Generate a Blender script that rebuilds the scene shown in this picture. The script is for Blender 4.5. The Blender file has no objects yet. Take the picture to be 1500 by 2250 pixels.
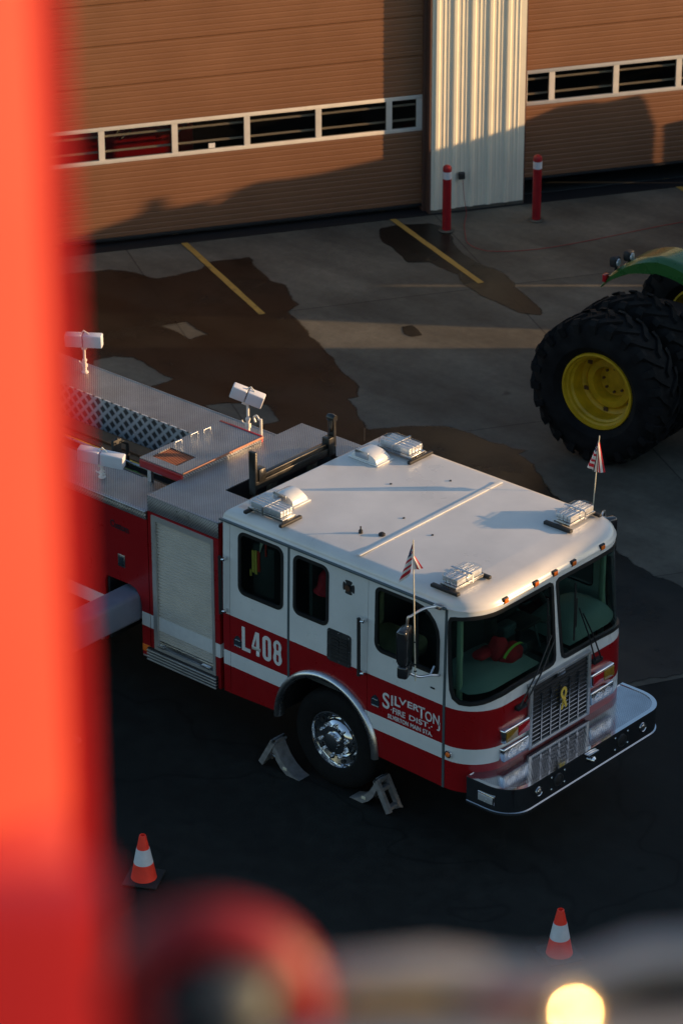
import bpy, bmesh, math, random
from mathutils import Vector, Matrix
from mathutils.geometry import tessellate_polygon
random.seed(7)
PI = math.pi
rad = math.radians
sc = bpy.context.scene

# ------------------------------------------------------------------ camera
cam_d = bpy.data.cameras.new('camera'); cam = bpy.data.objects.new('camera', cam_d)
sc.collection.objects.link(cam); sc.camera = cam
_r = Vector((0.74805928, 0.66363008, -0.00155802)); _u = Vector((-0.2913856, 0.33056414, 0.89767577)); _f = Vector((-0.59623967, 0.6710607, -0.44065382))
CAM = Vector((19.09366382, -21.29405491, 17.11532649))
cam.matrix_world = Matrix(((_r.x, _u.x, -_f.x, CAM.x), (_r.y, _u.y, -_f.y, CAM.y), (_r.z, _u.z, -_f.z, CAM.z), (0, 0, 0, 1)))
cam_d.sensor_fit = 'VERTICAL'; cam_d.sensor_height = 36.0; cam_d.lens = 7330.7 / 2250 * 36
cam_d.clip_start = 0.2; cam_d.clip_end = 1500
cam_d.dof.use_dof = True; cam_d.dof.focus_distance = 32.6; cam_d.dof.aperture_fstop = 2.9
sc.render.resolution_x = 682; sc.render.resolution_y = 1024

# ------------------------------------------------------------------ light
SUN_AZ, SUN_EL = 41.4, 9.0
world = bpy.data.worlds.new('World'); sc.world = world; world.use_nodes = True
wn = world.node_tree; wn.nodes.clear()
sky = wn.nodes.new('ShaderNodeTexSky'); sky.sky_type = 'NISHITA'; sky.sun_disc = False
sky.sun_elevation = rad(SUN_EL); sky.sun_rotation = rad(90 - SUN_AZ)
sky.air_density = 1.0; sky.dust_density = 1.0; sky.ozone_density = 1.8
bg = wn.nodes.new('ShaderNodeBackground'); bg.inputs[1].default_value = 0.15
wo = wn.nodes.new('ShaderNodeOutputWorld')
wn.links.new(sky.outputs[0], bg.inputs[0]); wn.links.new(bg.outputs[0], wo.inputs[0])
sun_d = bpy.data.lights.new('sun', 'SUN'); sun = bpy.data.objects.new('sun', sun_d); sc.collection.objects.link(sun)
sun_d.energy = 5.0; sun_d.angle = rad(0.53); sun_d.color = (1.0, 0.62, 0.30)
SV = Vector((math.cos(rad(SUN_AZ)) * math.cos(rad(SUN_EL)), math.sin(rad(SUN_AZ)) * math.cos(rad(SUN_EL)), math.sin(rad(SUN_EL))))
sun.rotation_euler = SV.to_track_quat('Z', 'Y').to_euler(); sun.location = (30, 30, 30)
sc.view_settings.view_transform = 'Standard'; sc.view_settings.look = 'None'
sc.view_settings.exposure = 0.62; sc.view_settings.gamma = 1.0
sc.cycles.use_denoising = True
sc.cycles.max_bounces = 8; sc.cycles.transparent_max_bounces = 16
sc.cycles.sample_clamp_indirect = 4.0

# ------------------------------------------------------------------ materials
def node_mat(name):
    m = bpy.data.materials.new(name); m.use_nodes = True
    nt = m.node_tree; b = nt.nodes['Principled BSDF']
    return m, nt, b
def setp(b, col=None, rough=None, metal=None, spec=None, coat=None, emis=None, es=None):
    if col is not None: b.inputs['Base Color'].default_value = (*col, 1)
    if rough is not None: b.inputs['Roughness'].default_value = rough
    if metal is not None: b.inputs['Metallic'].default_value = metal
    if spec is not None: b.inputs['Specular IOR Level'].default_value = spec
    if coat is not None: b.inputs['Coat Weight'].default_value = coat; b.inputs['Coat Roughness'].default_value = 0.06
def N(nt, t, **k):
    n = nt.nodes.new(t)
    for a, v in k.items(): setattr(n, a, v)
    return n
def mth(nt, op, a, b=None, c=None):
    n = N(nt, 'ShaderNodeMath', operation=op)
    for i, v in enumerate((a, b, c)):
        if v is None: continue
        if isinstance(v, (int, float)): n.inputs[i].default_value = v
        else: nt.links.new(v, n.inputs[i])
    return n.outputs[0]
def noise(nt, scale, detail=4, rough=.55, vec=None, stretch=None):
    tc = N(nt, 'ShaderNodeTexCoord'); n = N(nt, 'ShaderNodeTexNoise')
    n.inputs['Scale'].default_value = scale; n.inputs['Detail'].default_value = detail; n.inputs['Roughness'].default_value = rough
    src = tc.outputs['Object']
    if stretch:
        mp = N(nt, 'ShaderNodeMapping'); mp.inputs['Scale'].default_value = stretch; nt.links.new(src, mp.inputs[0]); src = mp.outputs[0]
    nt.links.new(src, n.inputs['Vector']); return n.outputs[0]
def ramp(nt, fac, stops):
    r = N(nt, 'ShaderNodeValToRGB'); el = r.color_ramp.elements
    while len(el) < len(stops): el.new(.5)
    for e, (p, c) in zip(el, stops): e.position = p; e.color = (*c, 1) if len(c) == 3 else c
    nt.links.new(fac, r.inputs[0]); return r.outputs[0]
def bump(nt, b, h, strength, dist):
    n = N(nt, 'ShaderNodeBump'); n.inputs['Strength'].default_value = strength; n.inputs['Distance'].default_value = dist
    nt.links.new(h, n.inputs['Height']); nt.links.new(n.outputs[0], b.inputs['Normal'])
def mat(name, col, rough=.5, metal=0., var=.12, vscale=6., spec=.5, coat=0., bmp=0., bscale=60., bdist=.002):
    """plain material with slight tone and roughness variation"""
    m, nt, b = node_mat(name); setp(b, col, rough, metal, spec, coat)
    f = noise(nt, vscale, 5)
    c0 = tuple(c * (1 - var) for c in col); c1 = tuple(min(1, c * (1 + var)) for c in col)
    nt.links.new(ramp(nt, f, [(.3, c0), (.7, c1)]), b.inputs['Base Color'])
    rr_ = mth(nt, 'MULTIPLY_ADD', f, .16, rough - .08); nt.links.new(rr_, b.inputs['Roughness'])
    if bmp: bump(nt, b, noise(nt, bscale, 3), bmp, bdist)
    return m
def zband(name, bands, rough=.3, coat=.4, dirt=.1):
    """paint laid in horizontal bands: bands = [(top z, colour), ...] from below"""
    m, nt, b = node_mat(name); setp(b, (1, 1, 1), rough, 0, .5, coat)
    tc = N(nt, 'ShaderNodeTexCoord'); sp = N(nt, 'ShaderNodeSeparateXYZ'); nt.links.new(tc.outputs['Object'], sp.inputs[0])
    cur = None
    for zt, col in reversed(bands):
        if cur is None: cur = N(nt, 'ShaderNodeRGB'); cur.outputs[0].default_value = (*col, 1); cur = cur.outputs[0]; continue
        mx = N(nt, 'ShaderNodeMix', data_type='RGBA'); nt.links.new(mth(nt, 'LESS_THAN', sp.outputs[2], zt), mx.inputs[0])
        nt.links.new(cur, mx.inputs[6]); mx.inputs[7].default_value = (*col, 1); cur = mx.outputs[2]
    d = N(nt, 'ShaderNodeMix', data_type='RGBA', blend_type='MULTIPLY'); d.inputs[0].default_value = 1
    nt.links.new(cur, d.inputs[6]); nt.links.new(ramp(nt, noise(nt, 2.2, 6, .6), [(.35, (1 - dirt,) * 3), (.65, (1, 1, 1))]), d.inputs[7])
    nt.links.new(d.outputs[2], b.inputs['Base Color'])
    nt.links.new(mth(nt, 'MULTIPLY_ADD', noise(nt, 5, 5), .2, rough - .1), b.inputs['Roughness'])
    return m
def tread(name, col, rough=.38, pitch=.045, strength=.7, metal=.85, contrast=.45):
    """aluminium tread plate: crossed raised lozenges"""
    m, nt, b = node_mat(name); setp(b, col, rough, metal)
    tc = N(nt, 'ShaderNodeTexCoord'); sp = N(nt, 'ShaderNodeSeparateXYZ'); nt.links.new(tc.outputs['Object'], sp.inputs[0])
    hz = mth(nt, 'ADD', sp.outputs[1], mth(nt, 'MULTIPLY', sp.outputs[2], 1.0))
    k = 2 * PI / pitch
    a = mth(nt, 'SINE', mth(nt, 'MULTIPLY', mth(nt, 'ADD', sp.outputs[0], hz), k * .7))
    c = mth(nt, 'SINE', mth(nt, 'MULTIPLY', mth(nt, 'SUBTRACT', sp.outputs[0], hz), k * .7))
    h = mth(nt, 'MAXIMUM', mth(nt, 'POWER', mth(nt, 'ABSOLUTE', a), 4), mth(nt, 'POWER', mth(nt, 'ABSOLUTE', c), 4))
    n = noise(nt, 4, 5)
    lo = tuple(x * (1 - contrast) for x in col)
    base = ramp(nt, h, [(.2, lo), (.8, col)])
    mx = N(nt, 'ShaderNodeMix', data_type='RGBA', blend_type='MULTIPLY'); mx.inputs[0].default_value = 1
    nt.links.new(base, mx.inputs[6]); nt.links.new(ramp(nt, n, [(.3, (.75,) * 3), (.7, (1, 1, 1))]), mx.inputs[7])
    nt.links.new(mx.outputs[2], b.inputs['Base Color'])
    nt.links.new(mth(nt, 'MULTIPLY_ADD', n, .2, rough - .1), b.inputs['Roughness'])
    bump(nt, b, h, strength, .004)
    return m
def glass(name, tint, refl=1.0, rough=.015):
    m = bpy.data.materials.new(name); m.use_nodes = True; nt = m.node_tree; nt.nodes.clear()
    o = N(nt, 'ShaderNodeOutputMaterial'); t = N(nt, 'ShaderNodeBsdfTransparent'); t.inputs[0].default_value = (*tint, 1)
    g = N(nt, 'ShaderNodeBsdfGlossy'); g.inputs['Roughness'].default_value = rough; g.inputs[0].default_value = (refl, refl, refl, 1)
    fr = N(nt, 'ShaderNodeFresnel'); fr.inputs[0].default_value = 1.45
    nz = noise(nt, 3, 2)
    mx = N(nt, 'ShaderNodeMixShader')
    geo = N(nt, 'ShaderNodeNewGeometry')
    nt.links.new(mth(nt, 'MULTIPLY', mth(nt, 'MULTIPLY_ADD', nz, .02, fr.outputs[0]), mth(nt, 'SUBTRACT', 1, geo.outputs['Backfacing'])), mx.inputs[0])
    nt.links.new(t.outputs[0], mx.inputs[1]); nt.links.new(g.outputs[0], mx.inputs[2]); nt.links.new(mx.outputs[0], o.inputs[0])
    return m

WHITE = (.66, .67, .655); RED = (.27, .0035, .006)
M = {}
M['cab'] = zband('cab_paint', [(.923, RED), (1.087, WHITE), (1.503, RED), (9, WHITE)], .3, .25, .10)
M['body'] = zband('body_paint', [(.958, RED), (1.114, WHITE), (9, RED)], .3, .25, .10)
M['white'] = mat('white_paint', WHITE, .3, 0, .05, 3, coat=.2)
M['red'] = mat('red_paint', (.34, .005, .008), .3, 0, .12, 3, coat=.3)
M['brightred'] = mat('bright_red_paint', (.62, .035, .02), .4, 0, .05, 8)
M['chrome'] = mat('chrome', (.72, .73, .75), .10, 1, .05, 8)
M['dullchrome'] = mat('worn_chrome', (.55, .56, .58), .28, 1, .12, 8)
M['alu'] = mat('brushed_aluminium', (.50, .51, .52), .42, .8, .10, 8)
M['tread'] = tread('tread_plate', (.50, .50, .50))
M['treadv'] = tread('tread_plate_upright', (.46, .47, .50), .3, .05)
M['treads'] = tread('polished_tread_plate', (.62, .64, .68), .09, .04, .06, .97, .30)
M['quilt'] = tread('quilted_plate', (.80, .80, .80), .25, .20, .6, .35, .85)
M['black'] = mat('black_rubber', (.012, .012, .013), .6, 0, .2, 10)
M['tyre'] = mat('tyre_rubber', (.007, .007, .007), .8, 0, .3, 9, spec=.15, bmp=.3)
M['gasket'] = mat('window_gasket', (.008, .009, .010), .45, 0, .1, 9)
M['trimgrey'] = mat('grey_green_trim', (.09, .12, .13), .35, .3, .1, 9)
M['darkmetal'] = mat('dark_metal', (.06, .062, .065), .4, .6, .2, 8)
M['greypaint'] = mat('grey_paint', (.19, .20, .25), .45, 0, .12, 5)
M['shutter'] = mat('shutter_slat', (.62, .58, .51), .35, .25, .05, 4)
M['frame'] = mat('anodised_frame', (.50, .49, .47), .4, .6, .06, 8)
M['amber'] = mat('amber_lens', (.75, .16, .02), .2, 0, .15, 20, coat=.5)
M['ambdark'] = mat('dark_amber_lens', (.30, .16, .02), .15, 0, .2, 20, coat=.6)
M['redlens'] = mat('red_lens', (.42, .01, .015), .12, 0, .15, 20, coat=.8)
M['reflector'] = mat('lamp_reflector', (.85, .86, .88), .12, 1, .1, 60, bmp=.8, bscale=45, bdist=.01)
M['lightbar'] = mat('clear_lightbar_lens', (.62, .63, .65), .14, .35, .15, 30, coat=.6, bmp=.3, bscale=30, bdist=.004)
M['lensclear'] = glass('clear_plastic', (.93, .94, .95), .9, .06)
M['windscreen'] = glass('green_windscreen_glass', (.62, .74, .70), 1.0)
M['sideglass'] = glass('dark_side_glass', (.68, .76, .74), .6)
M['doorglass'] = glass('garage_door_glass', (.72, .70, .66), .7)
M['interior'] = mat('grey_vinyl', (.30, .34, .33), .55, 0, .1, 4)
M['dash'] = mat('pale_dash_vinyl', (.25, .28, .26), .5, 0, .08, 4)
M['pillar'] = mat('interior_pillar', (.40, .44, .34), .5, 0, .05, 5)
M['darkint'] = mat('dark_interior', (.03, .035, .035), .6, 0, .2, 5)
M['seat'] = mat('olive_seat', (.30, .29, .18), .7, 0, .15, 6)
M['cone'] = mat('orange_cone_plastic', (.90, .045, .022), .45, 0, .08, 8)
M['reflect'] = mat('reflective_collar', (.62, .62, .64), .4, 0, .08, 12)
M['chock'] = mat('cast_aluminium', (.26, .25, .25), .55, .5, .25, 14, bmp=.2)
M['yellow'] = mat('yellow_paint', (.56, .34, .008), .5, 0, .22, 6)
M['green'] = mat('green_paint', (.022, .10, .022), .28, 0, .1, 5, coat=.5)
M['cream'] = mat('cream_enamel', (.75, .73, .66), .35, 0, .08, 9)
M['hivis'] = mat('lime_tape', (.50, .85, .10), .5, 0, .05, 20)
M['coat'] = mat('dark_red_cloth', (.50, .010, .02), .85, 0, .25, 14, bmp=.5, bscale=20, bdist=.01)
M['ribbon'] = mat('yellow_ribbon_cloth', (.72, .48, .07), .7, 0, .1, 30)
M['blue'] = mat('navy_cloth', (.02, .03, .10), .8, 0, .1, 30)
M['clothwhite'] = mat('white_cloth', (.70, .66, .62), .8, 0, .08, 30)
M['clothred'] = mat('red_cloth', (.55, .02, .03), .8, 0, .1, 30)
M['pole'] = mat('pale_flagpole', (.62, .58, .45), .4, .1, .05, 20)
M['letters'] = mat('reflective_lettering', (.62, .62, .60), .45, 0, .05, 20)
M['orangecord'] = mat('red_cord_rubber', (.30, .03, .03), .6, 0, .1, 20)
M['brown'] = mat('hose_jacket_brown', (.14, .075, .035), .8, 0, .25, 7)
M['coral'] = mat('scarlet_enamel', (.62, .085, .058), .5, 0, .04, 4, spec=.3)
M['shadedred'] = mat('shaded_scarlet_enamel', (.42, .010, .014), .45, 0, .06, 4)  # darker copy of the scarlet enamel, with shade put into the colour
M['beige'] = mat('weathered_aluminium', (.50, .47, .43), .5, .3, .2, 12)
M['doorbrown'] = mat('brown_steel_door', (.205, .094, .046), .45, 0, .07, 1.2, spec=.4)
M['doorjamb'] = mat('dark_brown_trim', (.10, .05, .035), .55, 0, .1, 3)
M['siding'] = mat('cream_steel_siding', (.76, .70, .56), .45, 0, .05, 2)
M['winframe'] = mat('off_white_window_frame', (.60, .56, .50), .45, 0, .06, 6)
M['bollard'] = mat('bollard_red_paint', (.30, .006, .012), .4, 0, .15, 9)

M['cream2'] = mat('glossy_white_plastic', (.74, .74, .72), .15, 0, .04, 6, coat=.8)
M['lampmod'] = mat('lamp_module_grey', (.66, .67, .68), .25, .5, .10, 40)
M['mirrorback'] = mat('black_mirror_shell', (.02, .021, .023), .22, 0, .1, 10, coat=.6)
M['roofw'] = mat('roof_white_paint', (.64, .62, .59), .30, 0, .10, 1.6, coat=.35, bmp=.15, bscale=3, bdist=.004)
M['emb2'] = mat('emblem_bronze', (.10, .05, .03), .5, .3, .2, 40)
M['latchface'] = mat('dark_chrome_latch', (.10, .14, .17), .12, .8, .15, 20)
M['console'] = mat('radio_plastic', (.07, .09, .10), .4, 0, .3, 30)
M['ylw'] = mat('yellow_reflective_tape', (.85, .60, .10), .5, 0, .1, 30)
M['cradle'] = mat('black_enamel_steel', (.024, .022, .018), .30, .3, .25, 12, coat=.3)
M['bumperface'] = mat('polished_steel_bumper', (.50, .51, .53), .05, 1, .04, 3)
M['trimtread'] = tread('edge_tread_trim', (.62, .60, .60), .3, .05)
M['greencloth'] = mat('green_hose', (.03, .16, .02), .8, 0, .3, 20)
M['grate'] = mat('red_brown_grating', (.30, .10, .05), .5, 0, .2, 20)
M['orangestrip'] = mat('orange_red_edging', (.40, .17, .10), .6, 0, .15, 12)  # one even orange-red tone for the hatch edging
M['badge'] = mat('dark_script_badge', (.06, .05, .06), .3, .6, .1, 20)
M['floodwhite'] = mat('floodlight_white_shell', (.62, .63, .68), .35, 0, .05, 8)
M['tractyre'] = mat('muddy_tractor_rubber', (.010, .010, .010), .8, 0, .6, 5, spec=.15, bmp=.4, bscale=30)
M['rust'] = mat('rusty_bolt', (.12, .06, .02), .7, .2, .3, 20)
M['hookred'] = mat('crimson_hook_enamel', (.22, .008, .013), .45, 0, .08, 20)
M['brass'] = mat('brass_fitting', (.62, .36, .12), .3, .8, .15, 30)
M['mirrorcap'] = mat('polished_brass_cap', (.42, .32, .19), .10, 1, .02, 5)
M['coverdark'] = mat('dark_grey_cover', (.07, .08, .08), .6, 0, .15, 6)
M['greybolt'] = mat('grey_galvanised_bolt', (.20, .22, .20), .6, .2, .2, 60)
M['grillebar'] = mat('grille_bar_chrome', (.42, .43, .45), .22, 1, .1, 20)
M['quiltw'] = mat('hose_net_mesh', (.32, .32, .32), .5, .3, .2, 10)

def ground_mat(name, base, var, rough, scale, joints=False, spots=None, stain=.3, spec=.4, bmpd=.004, feather=False, grain=False):
    m, nt, b = node_mat(name); setp(b, base, rough, 0, spec)
    n1 = noise(nt, scale * .08, 8, .62); n2 = noise(nt, scale, 6, .7); n3 = noise(nt, .7, 5, .6, stretch=(.35, 1.6, 1))
    c = ramp(nt, n1, [(.30, tuple(x * (1 - var) for x in base)), (.52, base), (.74, tuple(x * (1 + var) for x in base))])
    def mul(c, f, stops):
        mx = N(nt, 'ShaderNodeMix', data_type='RGBA', blend_type='MULTIPLY'); mx.inputs[0].default_value = 1
        nt.links.new(c, mx.inputs[6]); nt.links.new(ramp(nt, f, stops), mx.inputs[7]); return mx.outputs[2]
    c = mul(c, n2, [(.25, (.8,) * 3), (.75, (1.15,) * 3)])
    c = mul(c, n3, [(.35, (1 - stain,) * 3), (.6, (1, 1, 1))])
    # small dark oil spots
    tc = N(nt, 'ShaderNodeTexCoord'); vo = N(nt, 'ShaderNodeTexVoronoi'); vo.inputs['Scale'].default_value = .9
    nt.links.new(tc.outputs['Object'], vo.inputs['Vector'])
    c = mul(c, mth(nt, 'ADD', vo.outputs[0], mth(nt, 'MULTIPLY', n2, .10)), [(.075, (.45,) * 3), (.12, (1, 1, 1))])
    if joints:
        mp = N(nt, 'ShaderNodeMapping'); mp.inputs['Rotation'].default_value = (0, 0, -rad(58.8))
        sb = N(nt, 'ShaderNodeVectorMath', operation='SUBTRACT'); sb.inputs[1].default_value = (-9.494, 12.793, 0)
        nt.links.new(tc.outputs['Object'], sb.inputs[0]); nt.links.new(sb.outputs[0], mp.inputs[0])
        sp = N(nt, 'ShaderNodeSeparateXYZ'); nt.links.new(mp.outputs[0], sp.inputs[0])
        wob = mth(nt, 'MULTIPLY', mth(nt, 'SUBTRACT', n2, .5), .02)
        def line(co, per, off):
            f = mth(nt, 'FRACT', mth(nt, 'DIVIDE', mth(nt, 'ADD', mth(nt, 'ADD', co, wob), off), per))
            d = mth(nt, 'MINIMUM', f, mth(nt, 'SUBTRACT', 1, f)); return mth(nt, 'MULTIPLY', d, per)
        l = mth(nt, 'MINIMUM', line(sp.outputs[0], 4.5, 4.45), line(sp.outputs[1], 4.3, 2.82))
        c = mul(c, l, [(.004, (.45,) * 3), (.016, (1, 1, 1))])
        cb = N(nt, 'ShaderNodeCombineXYZ')
        nt.links.new(mth(nt, 'FLOOR', mth(nt, 'DIVIDE', mth(nt, 'ADD', sp.outputs[0], 4.45), 4.5)), cb.inputs[0]); nt.links.new(mth(nt, 'FLOOR', mth(nt, 'DIVIDE', mth(nt, 'ADD', sp.outputs[1], 2.82), 4.3)), cb.inputs[1])
        wnz = N(nt, 'ShaderNodeTexWhiteNoise'); nt.links.new(cb.outputs[0], wnz.inputs['Vector'])
        c = mul(c, wnz.outputs[0], [(0, (.84,) * 3), (1, (1.14,) * 3)])
    if grain:   # pale aggregate and a few tar-dark seams
        c = mul(c, noise(nt, 170, 2, .8), [(.55, (1, 1, 1)), (.75, (2.6,) * 3)])
        c = mul(c, mth(nt, 'ABSOLUTE', mth(nt, 'SUBTRACT', noise(nt, .35, 3, .5), .5)), [(.002, (.45,) * 3), (.006, (1, 1, 1))])
    nt.links.new(c, b.inputs['Base Color'])
    nt.links.new(mth(nt, 'MULTIPLY_ADD', n1, .3, rough - .15), b.inputs['Roughness'])
    bump(nt, b, n2, .5, bmpd)
    if feather:   # the damp margin thins out into the dry slab
        at = N(nt, 'ShaderNodeAttribute', attribute_name='margin'); tr_ = N(nt, 'ShaderNodeBsdfTransparent'); mxs = N(nt, 'ShaderNodeMixShader')
        f = mth(nt, 'ADD', at.outputs['Fac'], mth(nt, 'MULTIPLY', mth(nt, 'SUBTRACT', noise(nt, 5, 6, .65), .5), 1.1))
        f2 = mth(nt, 'MULTIPLY', ramp(nt, f, [(.28, (0, 0, 0)), (.62, (1, 1, 1))]), ramp(nt, noise(nt, 1.1, 7, .6), [(.30, (.62,) * 3), (.50, (1, 1, 1))]))
        nt.links.new(f2, mxs.inputs[0]); nt.links.new(tr_.outputs[0], mxs.inputs[1]); nt.links.new(b.outputs[0], mxs.inputs[2])
        nt.links.new(mxs.outputs[0], nt.nodes['Material Output'].inputs['Surface'])
    return m
M['concrete'] = ground_mat('concrete', (.134, .124, .096), .42, .75, 9, True, stain=.38)
M['wet'] = ground_mat('wet_concrete', (.017, .0145, .0105), .75, .42, 9, True, stain=.65, spec=.30, bmpd=.002, feather=True)
M['asphalt'] = ground_mat('asphalt', (.0112, .0122, .0102), .50, .8, 60, False, spec=.28, stain=.45, grain=True)

# ------------------------------------------------------------------ mesh helpers
class MB:
    def __init__(s): s.bm = bmesh.new()
    def add(s, verts, faces, mi=0):
        vs = [s.bm.verts.new(v) for v in verts]
        for f in faces:
            try: fc = s.bm.faces.new([vs[i] for i in f]); fc.material_index = mi
            except ValueError: pass
        return s
    def merge(s, bm2, mi=0, mtx=None):
        mp = {}
        for v in bm2.verts: mp[v] = s.bm.verts.new(mtx @ v.co if mtx else v.co)
        for f in bm2.faces:
            fc = s.bm.faces.new([mp[v] for v in f.verts]); fc.material_index = mi
        bm2.free(); return s
    def box(s, x0, x1, y0, y1, z0, z1, bev=0, mi=0, seg=2, mtx=None):
        b = bmesh.new(); bmesh.ops.create_cube(b, size=1)
        for v in b.verts: v.co = Vector(((x0 + x1) / 2 + v.co.x * (x1 - x0), (y0 + y1) / 2 + v.co.y * (y1 - y0), (z0 + z1) / 2 + v.co.z * (z1 - z0)))
        if bev: bmesh.ops.bevel(b, geom=b.edges[:], offset=bev, segments=seg, profile=.5, affect='EDGES')
        return s.merge(b, mi, mtx)
    def tube(s, pts, r, n=10, mi=0, cap=True):
        pts = [Vector(p) for p in pts]; rs = r if isinstance(r, (list, tuple)) else [r] * len(pts)
        rings = []; prev = None
        for i, p in enumerate(pts):
            t = (pts[min(i + 1, len(pts) - 1)] - pts[max(i - 1, 0)]).normalized()
            if prev is None:
                a = Vector((0, 0, 1)) if abs(t.z) < .9 else Vector((1, 0, 0)); u = t.cross(a).normalized()
            else: u = (prev - t * prev.dot(t)).normalized()
            prev = u; w = t.cross(u)
            rings.append([s.bm.verts.new(p + (u * math.cos(2 * PI * k / n) + w * math.sin(2 * PI * k / n)) * rs[i]) for k in range(n)])
        for a, b in zip(rings, rings[1:]):
            for k in range(n):
                f = s.bm.faces.new((a[k], a[(k + 1) % n], b[(k + 1) % n], b[k])); f.material_index = mi
        if cap:
            s.bm.faces.new(rings[0][::-1]).material_index = mi; s.bm.faces.new(rings[-1]).material_index = mi
        return s
    def lathe(s, prof, c=(0, 0, 0), axis='z', n=32, mi=0, sy=1., cap=True):
        """prof = [(radius, height)]"""
        c = Vector(c); rings = []
        for r, h in prof:
            ring = []
            for k in range(n):
                a = 2 * PI * k / n; p, q = r * math.cos(a), r * math.sin(a)
                v = {'z': (p, q * sy, h), 'y': (p, h, q), 'x': (h, p, q)}[axis]
                ring.append(s.bm.verts.new(c + Vector(v)))
            rings.append(ring)
        for a, b in zip(rings, rings[1:]):
            for k in range(n): s.bm.faces.new((a[k], a[(k + 1) % n], b[(k + 1) % n], b[k])).material_index = mi
        if cap and prof[0][0] > 1e-6: s.bm.faces.new(rings[0][::-1]).material_index = mi
        if cap and prof[-1][0] > 1e-6: s.bm.faces.new(rings[-1]).material_index = mi
        return s
    def prism(s, poly, a0, a1, plane='xz', mi=0, holes=()):
        """extrude a 2D polygon (with holes) between a0 and a1 along the third axis"""
        fn = {'xz': lambda u, v, t: (u, t, v), 'xy': lambda u, v, t: (u, v, t), 'yz': lambda u, v, t: (t, u, v)}[plane]
        return s.sheet([poly, *holes], lambda u, v, t: fn(u, v, a0 if t == 0 else a1), thick=1, mi=mi)
    def sheet(s, polys, mapf, cuts=(), cutz=(), thick=.03, mi=0):
        vv = [[Vector((p[0], p[1], 0)) for p in poly] for poly in polys]
        flat = [v for poly in vv for v in poly]
        tris = tessellate_polygon(vv)
        b = bmesh.new(); bv = [b.verts.new(v) for v in flat]
        for t in tris:
            try: b.faces.new([bv[i] for i in t])
            except ValueError: pass
        for c in cuts: bmesh.ops.bisect_plane(b, geom=b.verts[:] + b.edges[:] + b.faces[:], plane_co=(c, 0, 0), plane_no=(1, 0, 0))
        for c in cutz: bmesh.ops.bisect_plane(b, geom=b.verts[:] + b.edges[:] + b.faces[:], plane_co=(0, c, 0), plane_no=(0, 1, 0))
        A = {}; B = {}
        for v in b.verts:
            A[v] = s.bm.verts.new(mapf(v.co.x, v.co.y, 0)); B[v] = s.bm.verts.new(mapf(v.co.x, v.co.y, thick))
        for f in b.faces:
            s.bm.faces.new([A[v] for v in f.verts]).material_index = mi
            s.bm.faces.new([B[v] for v in reversed(f.verts)]).material_index = mi
        for e in b.edges:
            if len(e.link_faces) == 1:
                v, w = e.verts
                s.bm.faces.new((A[v], A[w], B[w], B[v])).material_index = mi
        b.free(); return s
    def make(s, name, mats, parent=None, angle=35, recalc=True, closed=True):
        bm = s.bm
        bmesh.ops.remove_doubles(bm, verts=bm.verts[:], dist=1e-5)
        if recalc: bmesh.ops.recalc_face_normals(bm, faces=bm.faces[:])
        for f in bm.faces: f.smooth = True
        lim = rad(angle)
        for e in bm.edges:
            if len(e.link_faces) == 2:
                if e.link_faces[0].normal.angle(e.link_faces[1].normal, 0) > lim: e.smooth = False
            else: e.smooth = False
        me = bpy.data.meshes.new(name); bm.to_mesh(me); bm.free()
        for m in (mats if isinstance(mats, (list, tuple)) else [mats]): me.materials.append(m if not isinstance(m, str) else M[m])
        o = bpy.data.objects.new(name, me); sc.collection.objects.link(o)
        if parent is not None:
            o.parent = parent
            if '_wl' in parent: o.location = -Vector(parent['_wl'])  # vertices are written in world space
        return o
def empty(name, loc=(0, 0, 0), rz=0, parent=None):
    o = bpy.data.objects.new(name, None); sc.collection.objects.link(o); o.location = loc; o.rotation_euler = (0, 0, rz)
    o.empty_display_size = .2
    if parent is not None: o.parent = parent
    return o
def tag(o, label=None, cat=None, group=None, kind=None):
    for k, v in (('label', label), ('category', cat), ('group', group), ('kind', kind)):
        if v: o[k] = v
    return o
def copy_tree(o, parent=None):
    c = o.copy(); sc.collection.objects.link(c)
    if parent is not None: c.parent = parent
    for ch in list(o.children): copy_tree(ch, c)
    return c
def rr(x0, x1, z0, z1, r, n=5, rs=None):
    """rounded rectangle; rs = radii (bottom-left, bottom-right, top-right, top-left)"""
    rs = rs or (r,) * 4; out = []
    for (cx, cz, a0), q in zip(((x0, z0, PI), (x1, z0, 1.5 * PI), (x1, z1, 0), (x0, z1, .5 * PI)), rs):
        ox = q if cx == x0 else -q; oz = q if cz == z0 else -q
        for k in range(n + 1):
            a = a0 + k * PI / 2 / n; out.append((cx + ox + q * math.cos(a), cz + oz + q * math.sin(a)))
    return out
def circ(x, z, r, n=24): return [(x + r * math.cos(2 * PI * k / n), z + r * math.sin(2 * PI * k / n)) for k in range(n)]
def offset(poly, d):
    """push a counter-clockwise polygon outward by d"""
    n = len(poly); out = []
    for i in range(n):
        p, q, r = Vector(poly[i - 1]), Vector(poly[i]), Vector(poly[(i + 1) % n])
        e1 = (q - p); e2 = (r - q)
        if e1.length < 1e-9 or e2.length < 1e-9: out.append(tuple(q)); continue
        e1.normalize(); e2.normalize()
        n1 = Vector((e1.y, -e1.x)); n2 = Vector((e2.y, -e2.x)); m = (n1 + n2)
        if m.length < 1e-6: m = n1
        m.normalize(); k = d / max(.4, m.dot(n1)); out.append((q.x + m.x * k, q.y + m.y * k))
    return out
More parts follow.
